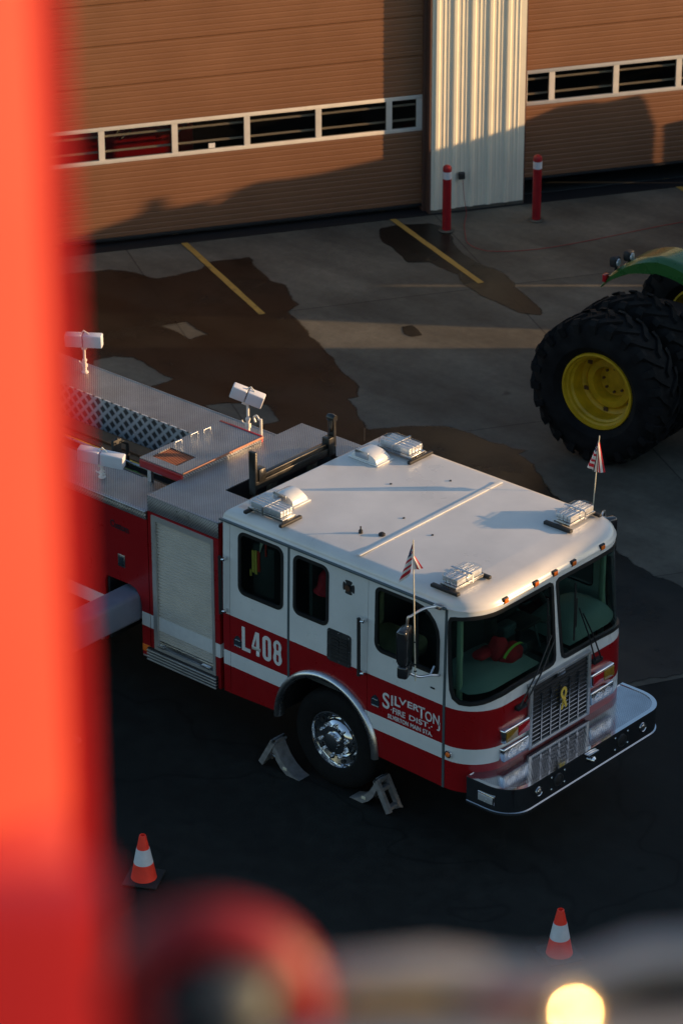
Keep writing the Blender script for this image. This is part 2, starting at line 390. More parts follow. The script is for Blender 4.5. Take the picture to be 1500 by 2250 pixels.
def text_mesh(name, parts, mat_, parent, y=-.004, thick=.003, bold=.0):
    """parts = [(string, x0, x1, z0, z1)] each fitted to its own rectangle on the truck side"""
    mb = MB()
    for st, x0, x1, z0, z1, *rest in parts:
        cu = bpy.data.curves.new('t', 'FONT'); cu.body = st; cu.size = 1; cu.offset = rest[0] if rest else bold
        cu.resolution_u = 6
        ob = bpy.data.objects.new('t', cu); sc.collection.objects.link(ob); bpy.context.view_layer.update()
        me = bpy.data.meshes.new_from_object(ob.evaluated_get(bpy.context.evaluated_depsgraph_get()))
        xs = [v.co.x for v in me.vertices]; zs = [v.co.y for v in me.vertices]
        a, b, c, d = min(xs), max(xs), min(zs), max(zs)
        b2 = bmesh.new(); b2.from_mesh(me)
        r = bmesh.ops.extrude_face_region(b2, geom=b2.faces[:])
        ev = {g for g in r['geom'] if isinstance(g, bmesh.types.BMVert)}
        sl = rest[1] if len(rest) > 1 else 0
        for v in b2.verts:
            fx = (v.co.x - a) / (b - a)
            v.co = Vector((x0 + fx * (x1 - x0), y if v in ev else y + thick, z0 + (v.co.y - c) / (d - c) * (z1 - z0) + sl * fx))
        mb.merge(b2); bpy.data.objects.remove(ob); bpy.data.curves.remove(cu); bpy.data.meshes.remove(me)
    return mb.make(name, mat_, parent)

# ------------------------------------------------------------------ truck skin: (s, z) wraps round the cab
R_C, X0, WD = .41, 1.49, 2.44
L1 = X0; L2 = L1 + R_C * PI / 2; L3 = L2 + WD - 2 * R_C; L4 = L3 + R_C * PI / 2
def skin(s, z, t=0.0):
    if s <= L1: x, y, nx, ny = s, 0., 0, -1
    elif s <= L2: a = (s - L1) / R_C; x, y, nx, ny = X0 + R_C * math.sin(a), R_C - R_C * math.cos(a), math.sin(a), -math.cos(a)
    elif s <= L3: x, y, nx, ny = X0 + R_C, R_C + (s - L2), 1, 0
    elif s <= L4: a = (s - L3) / R_C; x, y, nx, ny = X0 + R_C * math.cos(a), WD - R_C + R_C * math.sin(a), math.cos(a), math.sin(a)
    else: x, y, nx, ny = X0 - (s - L4), WD, 0, 1
    k = .09 * min(max((z - 1.45) / .95, 0), 1.25)
    if x > X0: x = X0 + (x - X0) * (1 - k / R_C)
    tb = .022 * min(max((z - 1.5) / 1.0, 0), 1.1)
    y = y + tb * (1 - y / (WD / 2))
    return Vector((x - nx * t, y - ny * t, z))
CORNER = [L1 + (L2 - L1) * k / 10 for k in range(11)] + [L3 + (L4 - L3) * k / 10 for k in range(11)]
CUTZ = [1.45, 1.75, 2.05, 2.35]
MIR = L1 + L4 + 0.0
def mirror(poly): return [(MIR - a, b) for a, b in poly][::-1]

# ================================================================== GROUND
def struct(o): o['kind'] = 'structure'; return o
g = MB(); g.add([(-300, -300, 0), (300, -300, 0), (300, 300, 0), (-300, 300, 0)], [(0, 1, 2, 3)]); struct(g.make('asphalt_ground', 'asphalt'))
def flat(name, poly, z, m, holes=(), rough_edge=0, seed=1, margin=0):
    def jag(poly):
        if not rough_edge: return poly
        rnd = random.Random(seed); out = []
        for i, p in enumerate(poly):
            q = poly[(i + 1) % len(poly)]; a, b = Vector(p), Vector(q); L = (b - a).length; n = max(1, min(14, int(L / .16)))
            for k in range(n):
                w = a.lerp(b, k / n); d = (b - a).normalized(); w2 = w + Vector((-d.y, d.x)) * rnd.uniform(-1, 1) * rough_edge * (1 if k else .3)
                out.append((w2.x, w2.y))
        return out
    poly = jag(poly); polys = [poly, *[jag(h) for h in holes]]
    def ccw(q): return sum(q[i - 1][0] * q[i][1] - q[i][0] * q[i - 1][1] for i in range(len(q))) > 0
    mb = MB(); lay = mb.bm.verts.layers.float.new('margin'); inner = []
    for i, q in enumerate(polys):
        q = q if ccw(q) else q[::-1]
        if margin:
            q2 = offset(q, -margin if i == 0 else margin)
            A = [mb.bm.verts.new((*p, z)) for p in q]; Bq = [mb.bm.verts.new((*p, z)) for p in q2]
            for v in Bq: v[lay] = 1
            for k in range(len(q)):
                try: mb.bm.faces.new((A[k], A[(k + 1) % len(q)], Bq[(k + 1) % len(q)], Bq[k]))
                except ValueError: pass
            q = q2
        inner.append(q)
    vv = [[Vector((*p, 0)) for p in q] for q in inner]; fl = [v for q in vv for v in q]
    vs = [mb.bm.verts.new((v.x, v.y, z)) for v in fl]
    for v in vs: v[lay] = 1
    for t in tessellate_polygon(vv):
        try: mb.bm.faces.new([vs[i] for i in t])
        except ValueError: pass
    for f in mb.bm.faces:
        f.normal_update()
        if f.normal.z < 0: f.normal_flip()
    o = mb.make(name, m, recalc=False)
    if o.data.polygons and sum(pl.normal.z * pl.area for pl in o.data.polygons) < 0: o.data.flip_normals()
    return o
B0 = Vector((-9.4944, 12.7934, 0)); TH = rad(58.8)
dB = Vector((math.cos(TH), math.sin(TH), 0)); nB = Vector((math.sin(TH), -math.cos(TH), 0))
def BW(a, b, z=0): v = B0 + dB * a + nB * b; return Vector((v.x, v.y, z))
# concrete apron in front of the doors, its outer edge passing below the truck
ap = [BW(-14, -.6), BW(16, -.6), Vector((8.5, 16.5, 0)), Vector((1.53, 4.66, 0)), Vector((.79, 3.24, 0)), Vector((-.1, 2.25, 0)), Vector((-3.0, 2.0, 0)), Vector((-7.5, 2.6, 0)), Vector((-16, 4.2, 0))]
struct(flat('concrete_apron', [(v.x, v.y) for v in ap], .004, 'concrete'))
w1 = [(-12.06, 7.36), (-11.76, 7.84), (-11.46, 8.33), (-11.02, 8.5), (-10.74, 8.52), (-10.64, 8.72), (-10.53, 9.15), (-10.63, 9.39), (-10.33, 9.94), (-9.92, 9.68), (-9.5, 9.5), (-9.25, 9.51), (-8.61, 9.11), (-8.56, 8.84), (-7.77, 8.41), (-7.34, 8.2), (-6.94, 7.96), (-6.36, 7.71), (-6.02, 7.36), (-6.06, 7.23), (-5.81, 7.08), (-5.59, 6.91), (-5.35, 6.76), (-5.04, 7.13), (-4.7, 7.43), (-4.15, 7.46), (-3.66, 7.47), (-3.45, 7.56), (-3.47, 7.37), (-3.17, 7.29), (-2.77, 6.97), (-2.3, 6.73), (-1.14, 6.17), (-0.53, 5.95), (0.72, 5.75), (1.38, 4.5), (.70, 3.14), (-.1, 2.34), (-3.0, 2.1), (-7.5, 2.7), (-14, 4.0)]
d1 = [(-9.32, 5.96), (-9.23, 6.18), (-9.03, 6.32), (-8.63, 6.24), (-8.22, 6.17), (-8.27, 5.88), (-8.47, 5.75), (-8.79, 5.66), (-9.1, 5.77)]
d2 = [(-7.28, 5.92), (-6.98, 6.26), (-6.77, 6.36), (-6.36, 6.14), (-6.46, 5.87), (-6.9, 5.85)]
d3 = [(-9.45, 7.38), (-9.34, 7.6), (-8.92, 7.51), (-8.95, 7.33)]
w2 = [(-9.71, 11.91), (-9.6, 12.18), (-9.3, 12.56), (-8.97, 12.57), (-8.35, 12.07), (-7.74, 11.83), (-7.29, 11.77), (-6.7, 11.43), (-5.98, 11.01), (-5.96, 10.89), (-6.29, 10.73), (-6.77, 10.84), (-7.5, 11.05), (-7.75, 11.26), (-8.3, 11.33), (-8.53, 11.12), (-8.85, 11.3), (-9.29, 11.47), (-9.62, 11.76)]
w3 = [(-7.14, 9.41), (-7.07, 9.56), (-6.72, 9.38), (-6.79, 9.22), (-6.95, 9.23)]
for i, (w, hs) in enumerate(((w1, (d1, d2, d3)), (w2, ()), (w3, ()))):
    struct(flat('wet_patch', w, .008, 'wet', hs, .035, i + 3, .10 if i < 2 else .05))
# worn yellow bay lines
def yline(p, q, w=.09):
    p, q = Vector(p), Vector(q); d = (q - p).normalized(); n = Vector((-d.y, d.x)) * w / 2
    o = flat('painted_line', [tuple(p + n), tuple(q + n), tuple(q - n), tuple(p - n)], .012, M['yline'], rough_edge=.004, seed=5); struct(o)
m, nt, b = node_mat('worn_yellow_line'); setp(b, (.3, .2, .04), .7)
nt.links.new(ramp(nt, noise(nt, 7, 6, .7), [(.30, (.09, .07, .045)), (.42, (.42, .25, .05)), (.8, (.50, .31, .06))]), b.inputs['Base Color']); M['yline'] = m
yline((-11.75, 9.86), (-8.78, 8.51)); yline((-10.35, 12.52), (-7.3, 11.26)); yline((-8.2, 16.3), (-5.4, 15.1))

# ================================================================== FIRE STATION
st = empty('fire_station', (B0.x, B0.y, 0), TH)
tag(st, 'fire station building with brown garage doors and a cream ribbed steel wall between them', 'building')
# local frame: x along the wall, y into the building, z up
DP = .19       # door plane recess
def sectional_door(x0, x1, z0, mulls, first):
    """grooved brown sectional door with one glazed row"""
    zg0, zg1 = first
    def panel(za, zb):
        prof = []; z = za; k = 0
        while z < zb - 1e-4:
            z2 = min(z + .08, zb); prof += [(DP + .004, z), (DP + .000, z + .006), (DP + .000, z2 - .022), (DP + .005, z2 - .012), (DP + .004, z2)] if z2 - z > .05 else [(DP + .004, z), (DP, z2 - .004)]; z = z2
        mb = MB(); vs = []
        for y, z_ in prof: vs.append((mb.bm.verts.new((x0, y, z_)), mb.bm.verts.new((x1, y, z_))))
        for p, q in zip(vs, vs[1:]): mb.bm.faces.new((p[0], p[1], q[1], q[0]))
        bk = [(mb.bm.verts.new((x0, DP + .05, prof[-1][1])), mb.bm.verts.new((x1, DP + .05, prof[-1][1]))), (mb.bm.verts.new((x0, DP + .05, prof[0][1])), mb.bm.verts.new((x1, DP + .05, prof[0][1])))]
        mb.bm.faces.new((vs[-1][0], vs[-1][1], bk[0][1], bk[0][0])); mb.bm.faces.new((bk[0][0], bk[0][1], bk[1][1], bk[1][0])); mb.bm.faces.new((bk[1][0], bk[1][1], vs[0][1], vs[0][0]))
        return mb.make('door_panel', 'doorbrown', door, angle=20)
    door = MB(); door.box(x0, x1, DP - .012, DP + .05, z0 - .035, z0 + .0, .004); door = door.make('garage_door', 'black', st)
    z = z0 + .002
    hs = [z0 + .002, (z0 + zg0) / 2, zg0 - .002]
    for a, b_ in zip(hs, hs[1:]): panel(a + .0004, b_ - .0004)
    z = zg1 + .002
    while z < 4.6: zb = min(z + .58, 4.62); panel(z + .0004, zb - .0004); z = zb
    # glazed row
    f = MB(); f.box(x0, x1, DP - .004, DP + .05, zg1 - .055, zg1, .004); f.box(x0, x1, DP - .004, DP + .05, zg0, zg0 + .055, .004)
    ms = sorted(mulls)
    for a in ms: f.box(a - .042, a + .042, DP - .002, DP + .048, zg0 + .055, zg1 - .055)
    wf = f.make('window_frame', 'winframe', door)
    for a, b_ in zip(ms, ms[1:]):
        q = MB(); q.box(a + .042, b_ - .042, DP + .018, DP + .024, zg0 + .055, zg1 - .055); q.make('window_pane', 'doorglass', door)
    return door
mL = [-.115] + [-.56 - 1.034 * k for k in range(7)] + [-7.2]
dL = sectional_door(-7.25, -.07, .11, mL, (1.205, 1.735))
mR = [1.45, 1.865] + [2.84 + .965 * k for k in range(6)] + [8.1]
dR = sectional_door(1.42, 8.15, .315, mR, (1.40, 1.925))
tag(dL, 'lowered brown garage door beside the wall, its lower part in shadow'); tag(dR, 'brown garage door raised a hand above the floor')
# ribbed siding between the doors
def siding(x0, x1, per, z0=.06, z1=6.2):
    prof = [(x0, DP + .0), (x0, 0)]; x = x0 + .035
    while x < x1 - .05:
        for dx, dy in ((0, 0), (.022, -.024), (.066, -.024), (.085, 0), (.135, 0), (.142, -.007), (.152, -.007), (.159, 0), (.195, 0), (.202, -.007), (.212, -.007), (.219, 0)):
            if x + dx < x1 - .012: prof.append((x + dx, dy))
        x += per
    prof += [(x1, 0), (x1, DP + .0)]
    mb = MB(); a = [mb.bm.verts.new((x, y, z0)) for x, y in prof]; b_ = [mb.bm.verts.new((x, y, z1)) for x, y in prof]
    for i in range(len(a) - 1): mb.bm.faces.new((a[i], a[i + 1], b_[i + 1], b_[i]))
    o = mb.make('ribbed_siding', 'siding', st, angle=15, recalc=False)
    return o
siding(0, 1.392, .262)
siding(-9.2, -7.32, .262); siding(8.2, 10.5, .262)
w = MB(); w.box(0, 1.392, -.012, DP, 0, .06); w.make('wall_footing', 'concrete', st)
w = MB(); w.box(-.028, .0, -.004, DP + .1, .0, 4.62); w.box(-.075, -.03, DP - .06, DP + .12, 0, 4.62); w.box(1.395, 1.42, .02, DP + .12, 0, 4.62); w.make('door_jamb', 'doorjamb', st)
w = MB(); w.box(-9.2, 10.5, .02, .3, 4.64, 6.2); w.make('upper_wall', 'siding', st)
w = MB(); w.box(-9.2, 10.5, 11.8, 12, 0, 6.2); w.box(-9.2, -9.0, .3, 11.8, 0, 6.2); w.box(10.3, 10.5, .3, 11.8, 0, 6.2); w.make('back_wall', 'doorjamb', st)
w = MB(); w.box(-9.5, 10.8, -.3, 12.3, 6.21, 6.4); w.make('roof', 'alu', st)
w = MB(); w.box(-7.3, 8.2, -.045, .30, .0085, .0125); w.box(0, 1.392, -.05, -.013, .013, .016); w.make('door_threshold', 'black', st)
w = MB(); w.box(-9.0, 10.3, .31, 11.79, .009, .02); w.make('bay_floor', 'darkint', st)
# rails behind the glazing
w = MB()
for zz in (1.36, 1.58): w.tube([(-7.2, DP + .075, zz), (-.10, DP + .075, zz)], .018, 8)
for zz in (1.55, 1.77): w.tube([(1.45, DP + .075, zz), (8.1, DP + .075, zz)], .018, 8)
w.make('window_guard_rail', 'winframe', st)
w = MB(); w.box(-3.18, -3.09, DP + .010, DP + .016, 1.27, 1.34); w.make('window_sticker', 'clothwhite', dL)
w = MB(); w.box(.40, .49, -.075, -.008, .50, .60, .01); w.box(.425, .465, -.085, -.075, .52, .58); w.make('electrical_outlet', 'darkmetal', st)
# a red engine parked indoors behind the left door
eng = empty('parked_engine', (0, 0, 0), 0)
p0 = BW(-4.3, -1.1)
eng.location = (p0.x, p0.y, .0); eng.rotation_euler = (0, 0, TH)
tag(eng, 'red fire engine parked indoors, glimpsed through the left garage door windows', 'fire engine')
e = MB(); e.box(-1.35, 1.15, 0, 6, .55, 1.35, .06); e.box(-1.3, 1.1, .25, 6, 1.35, 2.6, .08); e.make('engine_body', 'red', eng)
for x in (-.95, .0, .8):
    e = MB(); e.tube([(x, -.06, 1.28), (x + .12, -.1, 1.5), (x + .36, -.04, 1.62)], .02, 8); e.make('hand_rail', 'chrome', eng)
    e = MB(); e.tube([(x + .05, -.07, 1.22), (x + .2, -.09, 1.34), (x + .3, -.04, 1.5)], .014, 8); e.make('hand_rail', 'chrome', eng)
e = MB(); e.box(-1.4, 1.2, -.25, .0, .45, .7, .03); e.make('bumper', 'chrome', eng)
for x in (-1.1, .9):
    e = MB(); e.lathe([(.5, -.15), (.52, -.1), (.52, .1), (.5, .15)], (x, 1.2, .52), 'x', 24); e.make('tyre', 'tyre', eng)

# bollards
def bollard():
    r = empty('bollard')
    b = MB(); b.lathe([(.062, 0), (.062, .80), (.06, .80)], n=24); b.lathe([(.062, .885), (.062, .94), (.055, .965), (.03, .985), (0, .99)], n=24); b.make('post', 'bollard', r)
    b = MB(); b.lathe([(.0645, .79), (.0645, .895)], n=24); b.make('reflective_band', 'reflect', r)
    b = MB(); b.lathe([(.11, .0125), (.115, .02), (.07, .03)], n=24); b.make('base_collar', 'concrete', r)
    return r
b1 = bollard(); b1.location = (-8.9, 12.44, 0); tag(b1, 'red bollard with a white band beside the electrical outlet', 'bollard', 'red bollards by the wall')
b2 = copy_tree(b1); b2.location = (-8.21, 13.59, 0); tag(b2, 'red bollard with a white band beside the raised right garage door', 'bollard', 'red bollards by the wall')
# cord
pts = [BW(.45, .09, .5), BW(.455, .14, .25), BW(.47, .2, .03), BW(.32, .55, .018), BW(.19, .97, .018), BW(.13, 1.25, .018), BW(.2, 1.5, .018), BW(.4, 1.664, .018), BW(.97, 1.754, .018), BW(1.8, 1.66, .018), BW(3.3, 1.39, .018), BW(5.5, 1.2, .018), BW(7, 1.6, .018)]
def smooth_pts(p, k=5):
    out = []
    for i in range(len(p) - 1):
        p0, p1, p2, p3 = p[max(i - 1, 0)], p[i], p[i + 1], p[min(i + 2, len(p) - 1)]
        for j in range(k):
            t = j / k; out.append(.5 * ((2 * p1) + (p2 - p0) * t + (2 * p0 - 5 * p1 + 4 * p2 - p3) * t * t + (3 * p1 - p0 - 3 * p2 + p3) * t ** 3))
    return out + [p[-1]]
c = MB(); c.tube(smooth_pts(pts), .0045, 6); o = c.make('extension_cord', 'orangecord'); tag(o, 'thin red cord from the wall outlet trailing over the concrete', 'cord')
# traffic cones
def cone():
    r = empty('traffic_cone')
    c = MB(); c.box(-.17, .17, -.17, .17, .006, .03, .008); c.make('base', 'black', r)
    c = MB(); c.lathe([(.125, .028), (.12, .05), (.091, .20), (.061, .35), (.032, .49), (.026, .495), (.022, .47)], n=28); c.make('body', 'cone', r)
    c = MB(); c.lathe([(.0935, .195), (.0635, .352)], n=28); c.make('reflective_collar', 'reflect', r)
    return r
c1 = cone(); c1.location = (-.21, -2.4, 0); c1.rotation_euler = (0, 0, .5); tag(c1, 'orange traffic cone on the asphalt left of the truck wheel', 'traffic cone', 'cones on the asphalt')
c2 = copy_tree(c1); c2.location = (3.54, -.8, 0); c2.rotation_euler = (0, 0, 1.1); tag(c2, 'orange traffic cone in front of the truck bumper', 'traffic cone', 'cones on the asphalt')

# ================================================================== FIRE TRUCK
T0 = (0, 1.22, 0)
truck = empty('fire_truck', T0); truck['_wl'] = T0
tag(truck, 'red and white ladder fire truck with chrome bumper parked on the apron, marked L408', 'fire truck')
class P_(dict): pass
def part(mb, name, m, parent=None, angle=35):
    """truck part or sub-part, vertices written in world space"""
    o = mb.make(name, m, None, angle)
    par = parent or truck
    o.parent = par
    if par is truck: o.location = -Vector(T0)
    return o
def sk(off=0.0):
    return lambda s, z, t: skin(s, z, t - off)
ZT, ZB = 2.545, .61
AR = (-.03, .62, .665)   # wheel arch centre x, z and radius
def arch(x0, x1, n=14):
    """arch points from x0 to x1 on the circle"""
    cx, cz, r = AR; a0 = math.acos(max(-1, min(1, (x0 - cx) / r))); a1 = math.acos(max(-1, min(1, (x1 - cx) / r)))
    return [(cx + r * math.cos(a0 + (a1 - a0) * k / n), max(ZB, cz + r * math.sin(a0 + (a1 - a0) * k / n))) for k in range(n + 1)]
def archz(x): cx, cz, r = AR; return cz + math.sqrt(max(0, r * r - (x - cx) ** 2))
def panel(name, polys, parent=None, off=0., thick=.035, m='cab', angle=35):
    mb = MB(); mb.sheet(polys, sk(off), CORNER, CUTZ, thick); return part(mb, name, m, parent, angle)
def pane(poly, gl, parent, gw=.028):
    """rubber gasket ring and glass in an opening"""
    mb = MB(); mb.sheet([offset(poly, gw * .5), offset(poly, -gw * .75)], sk(.007), CORNER, CUTZ, .03); g_ = part(mb, 'window_gasket', 'gasket', parent)
    mb = MB(); mb.sheet([offset(poly, -gw * .7)], sk(-.012), CORNER, CUTZ, .006); part(mb, 'window_glass', gl, parent)
W1 = rr(-1.19, -.612, 1.80, 2.465, .075); W2 = rr(-.455, -.018, 1.835, 2.46, .075)
W3 = rr(.603, 1.385, 1.80, 2.47, .07, rs=(.09, .07, .30, .06))
# near side: rear door, middle panel, front door
xr0, xr1 = -1.316, -.545
panel('cab_rear_corner', [[(-1.41, ZB), (-1.322, ZB), (-1.322, ZT), (-1.41, ZT)]])
d = [(xr0, ZB)] + arch(-.03 - .6649, xr1) + [(xr1, ZT), (xr0, ZT)]
rear_door = panel('cab_door', [d, W1]); pane(W1, 'sideglass', rear_door)
mb = MB(); mb.sheet([[(-.542, archz(-.542)), (-.518, archz(-.518)), (-.518, ZT), (-.542, ZT)]], sk(.004), (), CUTZ, .02); part(mb, 'door_seal', 'trimgrey')
mid = [(-.515, archz(-.515))] + arch(-.515, .497)[1:] + [(.497, ZT), (-.515, ZT)]
midp = panel('cab_side_panel', [mid, W2]); pane(W2, 'sideglass', midp)
fd = [(.502, archz(.502))] + arch(.502, -.03 + .6649)[1:] + [(1.452, ZB), (1.452, ZT), (.502, ZT)]
front_door = panel('cab_door', [fd, W3]); pane(W3, 'sideglass', front_door)
mb = MB(); mb.box(1.10, 1.125, .016, .03, 1.83, 2.45); part(mb, 'window_divider', 'gasket', front_door)
mb = MB(); mb.sheet([[(1.455, ZB), (1.482, ZB), (1.482, ZT - .02), (1.455, ZT - .02)]], sk(.005), (), CUTZ, .025); part(mb, 'door_seal', 'trimgrey')
# front wrap with the two windscreens
PR = [(1.74, 1.573), (1.88, 1.590), (2.02, 1.618), (2.30, 1.632), (2.80, 1.635), (2.855, 1.645), (2.885, 1.672), (2.895, 1.72), (2.912, 2.42), (2.905, 2.455), (2.87, 2.476), (2.40, 2.474), (2.03, 2.478), (1.80, 2.478), (1.58, 2.462), (1.53, 2.45), (1.508, 2.41), (1.508, 2.30), (1.525, 1.90), (1.545, 1.70), (1.575, 1.62), (1.64, 1.578)]
PL = mirror(PR)
WL = rr(MIR - 1.385, MIR - .603, 1.80, 2.47, .07)
wrap = [(1.485, ZB), (MIR - 1.455, ZB), (MIR - 1.455, ZT), (1.485, ZT)]
front = panel('cab_front', [wrap, PR, PL])
wsR = MB(); wsR.sheet([offset(PR, .014), offset(PR, -.024)], sk(.008), CORNER, CUTZ, .03); wsR = part(wsR, 'windscreen_gasket', 'gasket')
mb = MB(); mb.sheet([offset(PR, -.022)], sk(-.012), CORNER, CUTZ, .006); part(mb, 'windscreen_glass', 'windscreen', wsR).location = (0, 0, 0)
wsL = MB(); wsL.sheet([offset(PL, .014), offset(PL, -.024)], sk(.008), CORNER, CUTZ, .03); wsL = part(wsL, 'windscreen_gasket', 'gasket')
mb = MB(); mb.sheet([offset(PL, -.022)], sk(-.012), CORNER, CUTZ, .006); part(mb, 'windscreen_glass', 'windscreen', wsL)
# far side (seen through the glass only)
far = [(MIR - 1.45, ZB)] + [(MIR - a, b_) for a, b_ in arch(-.03 + .6649, -.03 - .6649)] + [(MIR + 1.41, ZB), (MIR + 1.41, ZT), (MIR - 1.45, ZT)]
farp = panel('cab_far_side', [far, mirror(W1), mirror(W3)])
mb = MB(); mb.sheet([offset(mirror(W3), .014), offset(mirror(W3), -.02)], sk(.007), (), CUTZ, .03); part(mb, 'window_gasket', 'gasket', farp)
mb = MB(); mb.sheet([offset(mirror(W1), .014), offset(mirror(W1), -.02)], sk(.007), (), CUTZ, .03); part(mb, 'window_gasket', 'gasket', farp)
for q in (W1, W3):
    mb = MB(); mb.sheet([offset(mirror(q), -.018)], sk(-.012), (), CUTZ, .006); part(mb, 'window_glass', 'sideglass', farp)
mb = MB(); mb.box(-1.41, -1.37, .04, 2.40, ZB, ZT); part(mb, 'cab_back_wall', 'cab')
# roof cap: rings of the plan swept up and in
plan = []
N_S = [-1.41, -.9, -.4, .1, .6, 1.1, 1.4] + [L1 + (L2 - L1) * k / 12 for k in range(13)] + [L2 + (L3 - L2) * k / 8 for k in range(1, 9)] + [L3 + (L4 - L3) * k / 12 for k in range(1, 13)] + [L4 + .1, L4 + .4, L4 + .9, L4 + 1.4, L4 + 1.9, L4 + 2.4, L4 + 2.9]
def roof_ring(inset, z, fi):
    out = []
    for s_ in N_S:
        p = skin(s_, 2.545, 0); q = skin(s_, 2.545, 1.0); nrm = (p - q)
        nx = max(0, nrm.x); d_ = inset * (1 - nx) + fi * nx
        p = skin(s_, 2.545, d_); out.append(Vector((max(p.x, -1.41 + min(inset, .1)), p.y, z)))
    return out
rings = [(-.012, 2.535, -.012), (-.012, 2.548, -.012), (0, 2.556, -.004)] + [(.115 * (1 - math.cos(a)), 2.556 + .105 * math.sin(a), .20 * (1 - math.cos(a))) for a in [rad(q) for q in (12, 25, 40, 55, 70, 82, 90)]] + [(.30, 2.672, .38)]
mb = MB(); vr = []
for ins, z, fi in rings: vr.append([mb.bm.verts.new(p) for p in roof_ring(ins, z, fi)])
for a, b_ in zip(vr, vr[1:]):
    for k in range(len(a)): mb.bm.faces.new((a[k], a[(k + 1) % len(a)], b_[(k + 1) % len(a)], b_[k]))
mb.bm.faces.new(vr[-1]); mb.bm.faces.new(vr[0][::-1])
roof = part(mb, 'cab_roof', 'roofw', angle=50)
ZR = 2.676
mb = MB(); pr = [(-1.43, -.012), (1.47, -.012), (1.47, .012), (-1.43, .012)]
mb.box(-1.43, 1.475, -.018, .012, 2.532, 2.552, .004); part(mb, 'drip_rail', 'trimgrey')
mb = MB(); mb.box(-1.43, 1.475, 2.428, 2.458, 2.532, 2.552, .004); part(mb, 'drip_rail', 'trimgrey')
mb = MB(); mb.box(.272, .322, .10, 2.26, ZR - .002, ZR + .006, .003); part(mb, 'roof_joint_strip', 'white', roof)

# lightbars
def lightbar(x0, x1, y0, y1, along_x, feet):
    mb = MB(); mb.box(x0 + .03, x1 - .03, y0 + .03, y1 - .03, ZR + .020, ZR + .048, .004); base = part(mb, 'lightbar', 'dullchrome')
    for fx0, fx1, fy0, fy1 in feet:
        mb = MB(); mb.box(fx0, fx1, fy0, fy1, ZR - .004, ZR + .028, .006); part(mb, 'mounting_foot', 'black', base)
    c = .075; pl = [(x0 + c, y0), (x1 - c, y0), (x1, y0 + c), (x1, y1 - c), (x1 - c, y1), (x0 + c, y1), (x0, y1 - c), (x0, y0 + c)]
    mb = MB(); b_ = bmesh.new(); lo = [b_.verts.new((x, y, ZR + .045)) for x, y in pl]; hi = [b_.verts.new((x + (.5 * (x0 + x1) - x) * .07, y + (.5 * (y0 + y1) - y) * .07, ZR + .125)) for x, y in pl]
    for k in range(8): b_.faces.new((lo[k], lo[(k + 1) % 8], hi[(k + 1) % 8], hi[k]))
    b_.faces.new(lo[::-1]); b_.faces.new(hi)
    bmesh.ops.bevel(b_, geom=[e for e in b_.edges if abs(e.verts[0].co.z - e.verts[1].co.z) < .01 and e.verts[0].co.z > ZR + .1], offset=.018, segments=3, profile=.6, affect='EDGES')
    mb.merge(b_); part(mb, 'clear_cover', 'lensclear', base)
    # reflectors and lamp blocks inside
    mb = MB(); q = .035
    if along_x:
        n = 2; L = (x1 - x0 - 2 * q)
        for k in range(4): mb.box(x0 + q + .03, x1 - q - .03, y0 + q + k * (y1 - y0 - 2 * q) / 4 + .003, y0 + q + (k + 1) * (y1 - y0 - 2 * q) / 4 - .003, ZR + .055, ZR + .116, .003)
    else:
        for k in range(4): mb.box(x0 + q + k * (x1 - x0 - 2 * q) / 4 + .004, x0 + q + (k + 1) * (x1 - x0 - 2 * q) / 4 - .003, y0 + q + .02, y1 - q - .02, ZR + .055, ZR + .116, .003)
    part(mb, 'lamp_module', 'lampmod', base)
    mb = MB()
    if along_x:
        xm = (x0 + x1) / 2
        mb.box(xm - .010, xm + .010, y0 - .002, y1 + .002, ZR + .126, ZR + .131); mb.box(xm - .010, xm + .010, y0 - .006, y0 - .001, ZR + .04, ZR + .128)
    else:
        ym = (y0 + y1) / 2
        mb.box(x0 - .002, x1 + .002, ym - .010, ym + .010, ZR + .126, ZR + .131); mb.box(x1 + .001, x1 + .006, ym - .010, ym + .010, ZR + .04, ZR + .128)
    part(mb, 'cover_strap', 'dullchrome', base)
    mb = MB()
    for k in range(3):
        if along_x: yy = y0 + (y1 - y0) * (k + 1) / 4; mb.box(x0 + .07, x1 - .07, yy - .003, yy + .003, ZR + .126, ZR + .129)
        else: xx = x0 + (x1 - x0) * (k + 1) / 4; mb.box(xx - .003, xx + .003, y0 + .07, y1 - .07, ZR + .126, ZR + .129)
    part(mb, 'cover_rib', 'dullchrome', base)
lightbar(1.245, 1.50, 1.84, 2.31, False, [(1.20, 1.53, 1.80, 1.85), (1.22, 1.53, 2.27, 2.31)])
lightbar(1.275, 1.53, .085, .555, False, [(1.23, 1.56, .06, .11), (1.25, 1.56, .53, .57)])
lightbar(-1.18, -.655, .075, .325, True, [(-.68, -.64, .04, .34), (-1.15, -1.11, .04, .34)])
lightbar(-1.17, -.655, 2.00, 2.28, True, [(-.68, -.64, 1.96, 2.32), (-1.15, -1.11, 1.96, 2.32)])
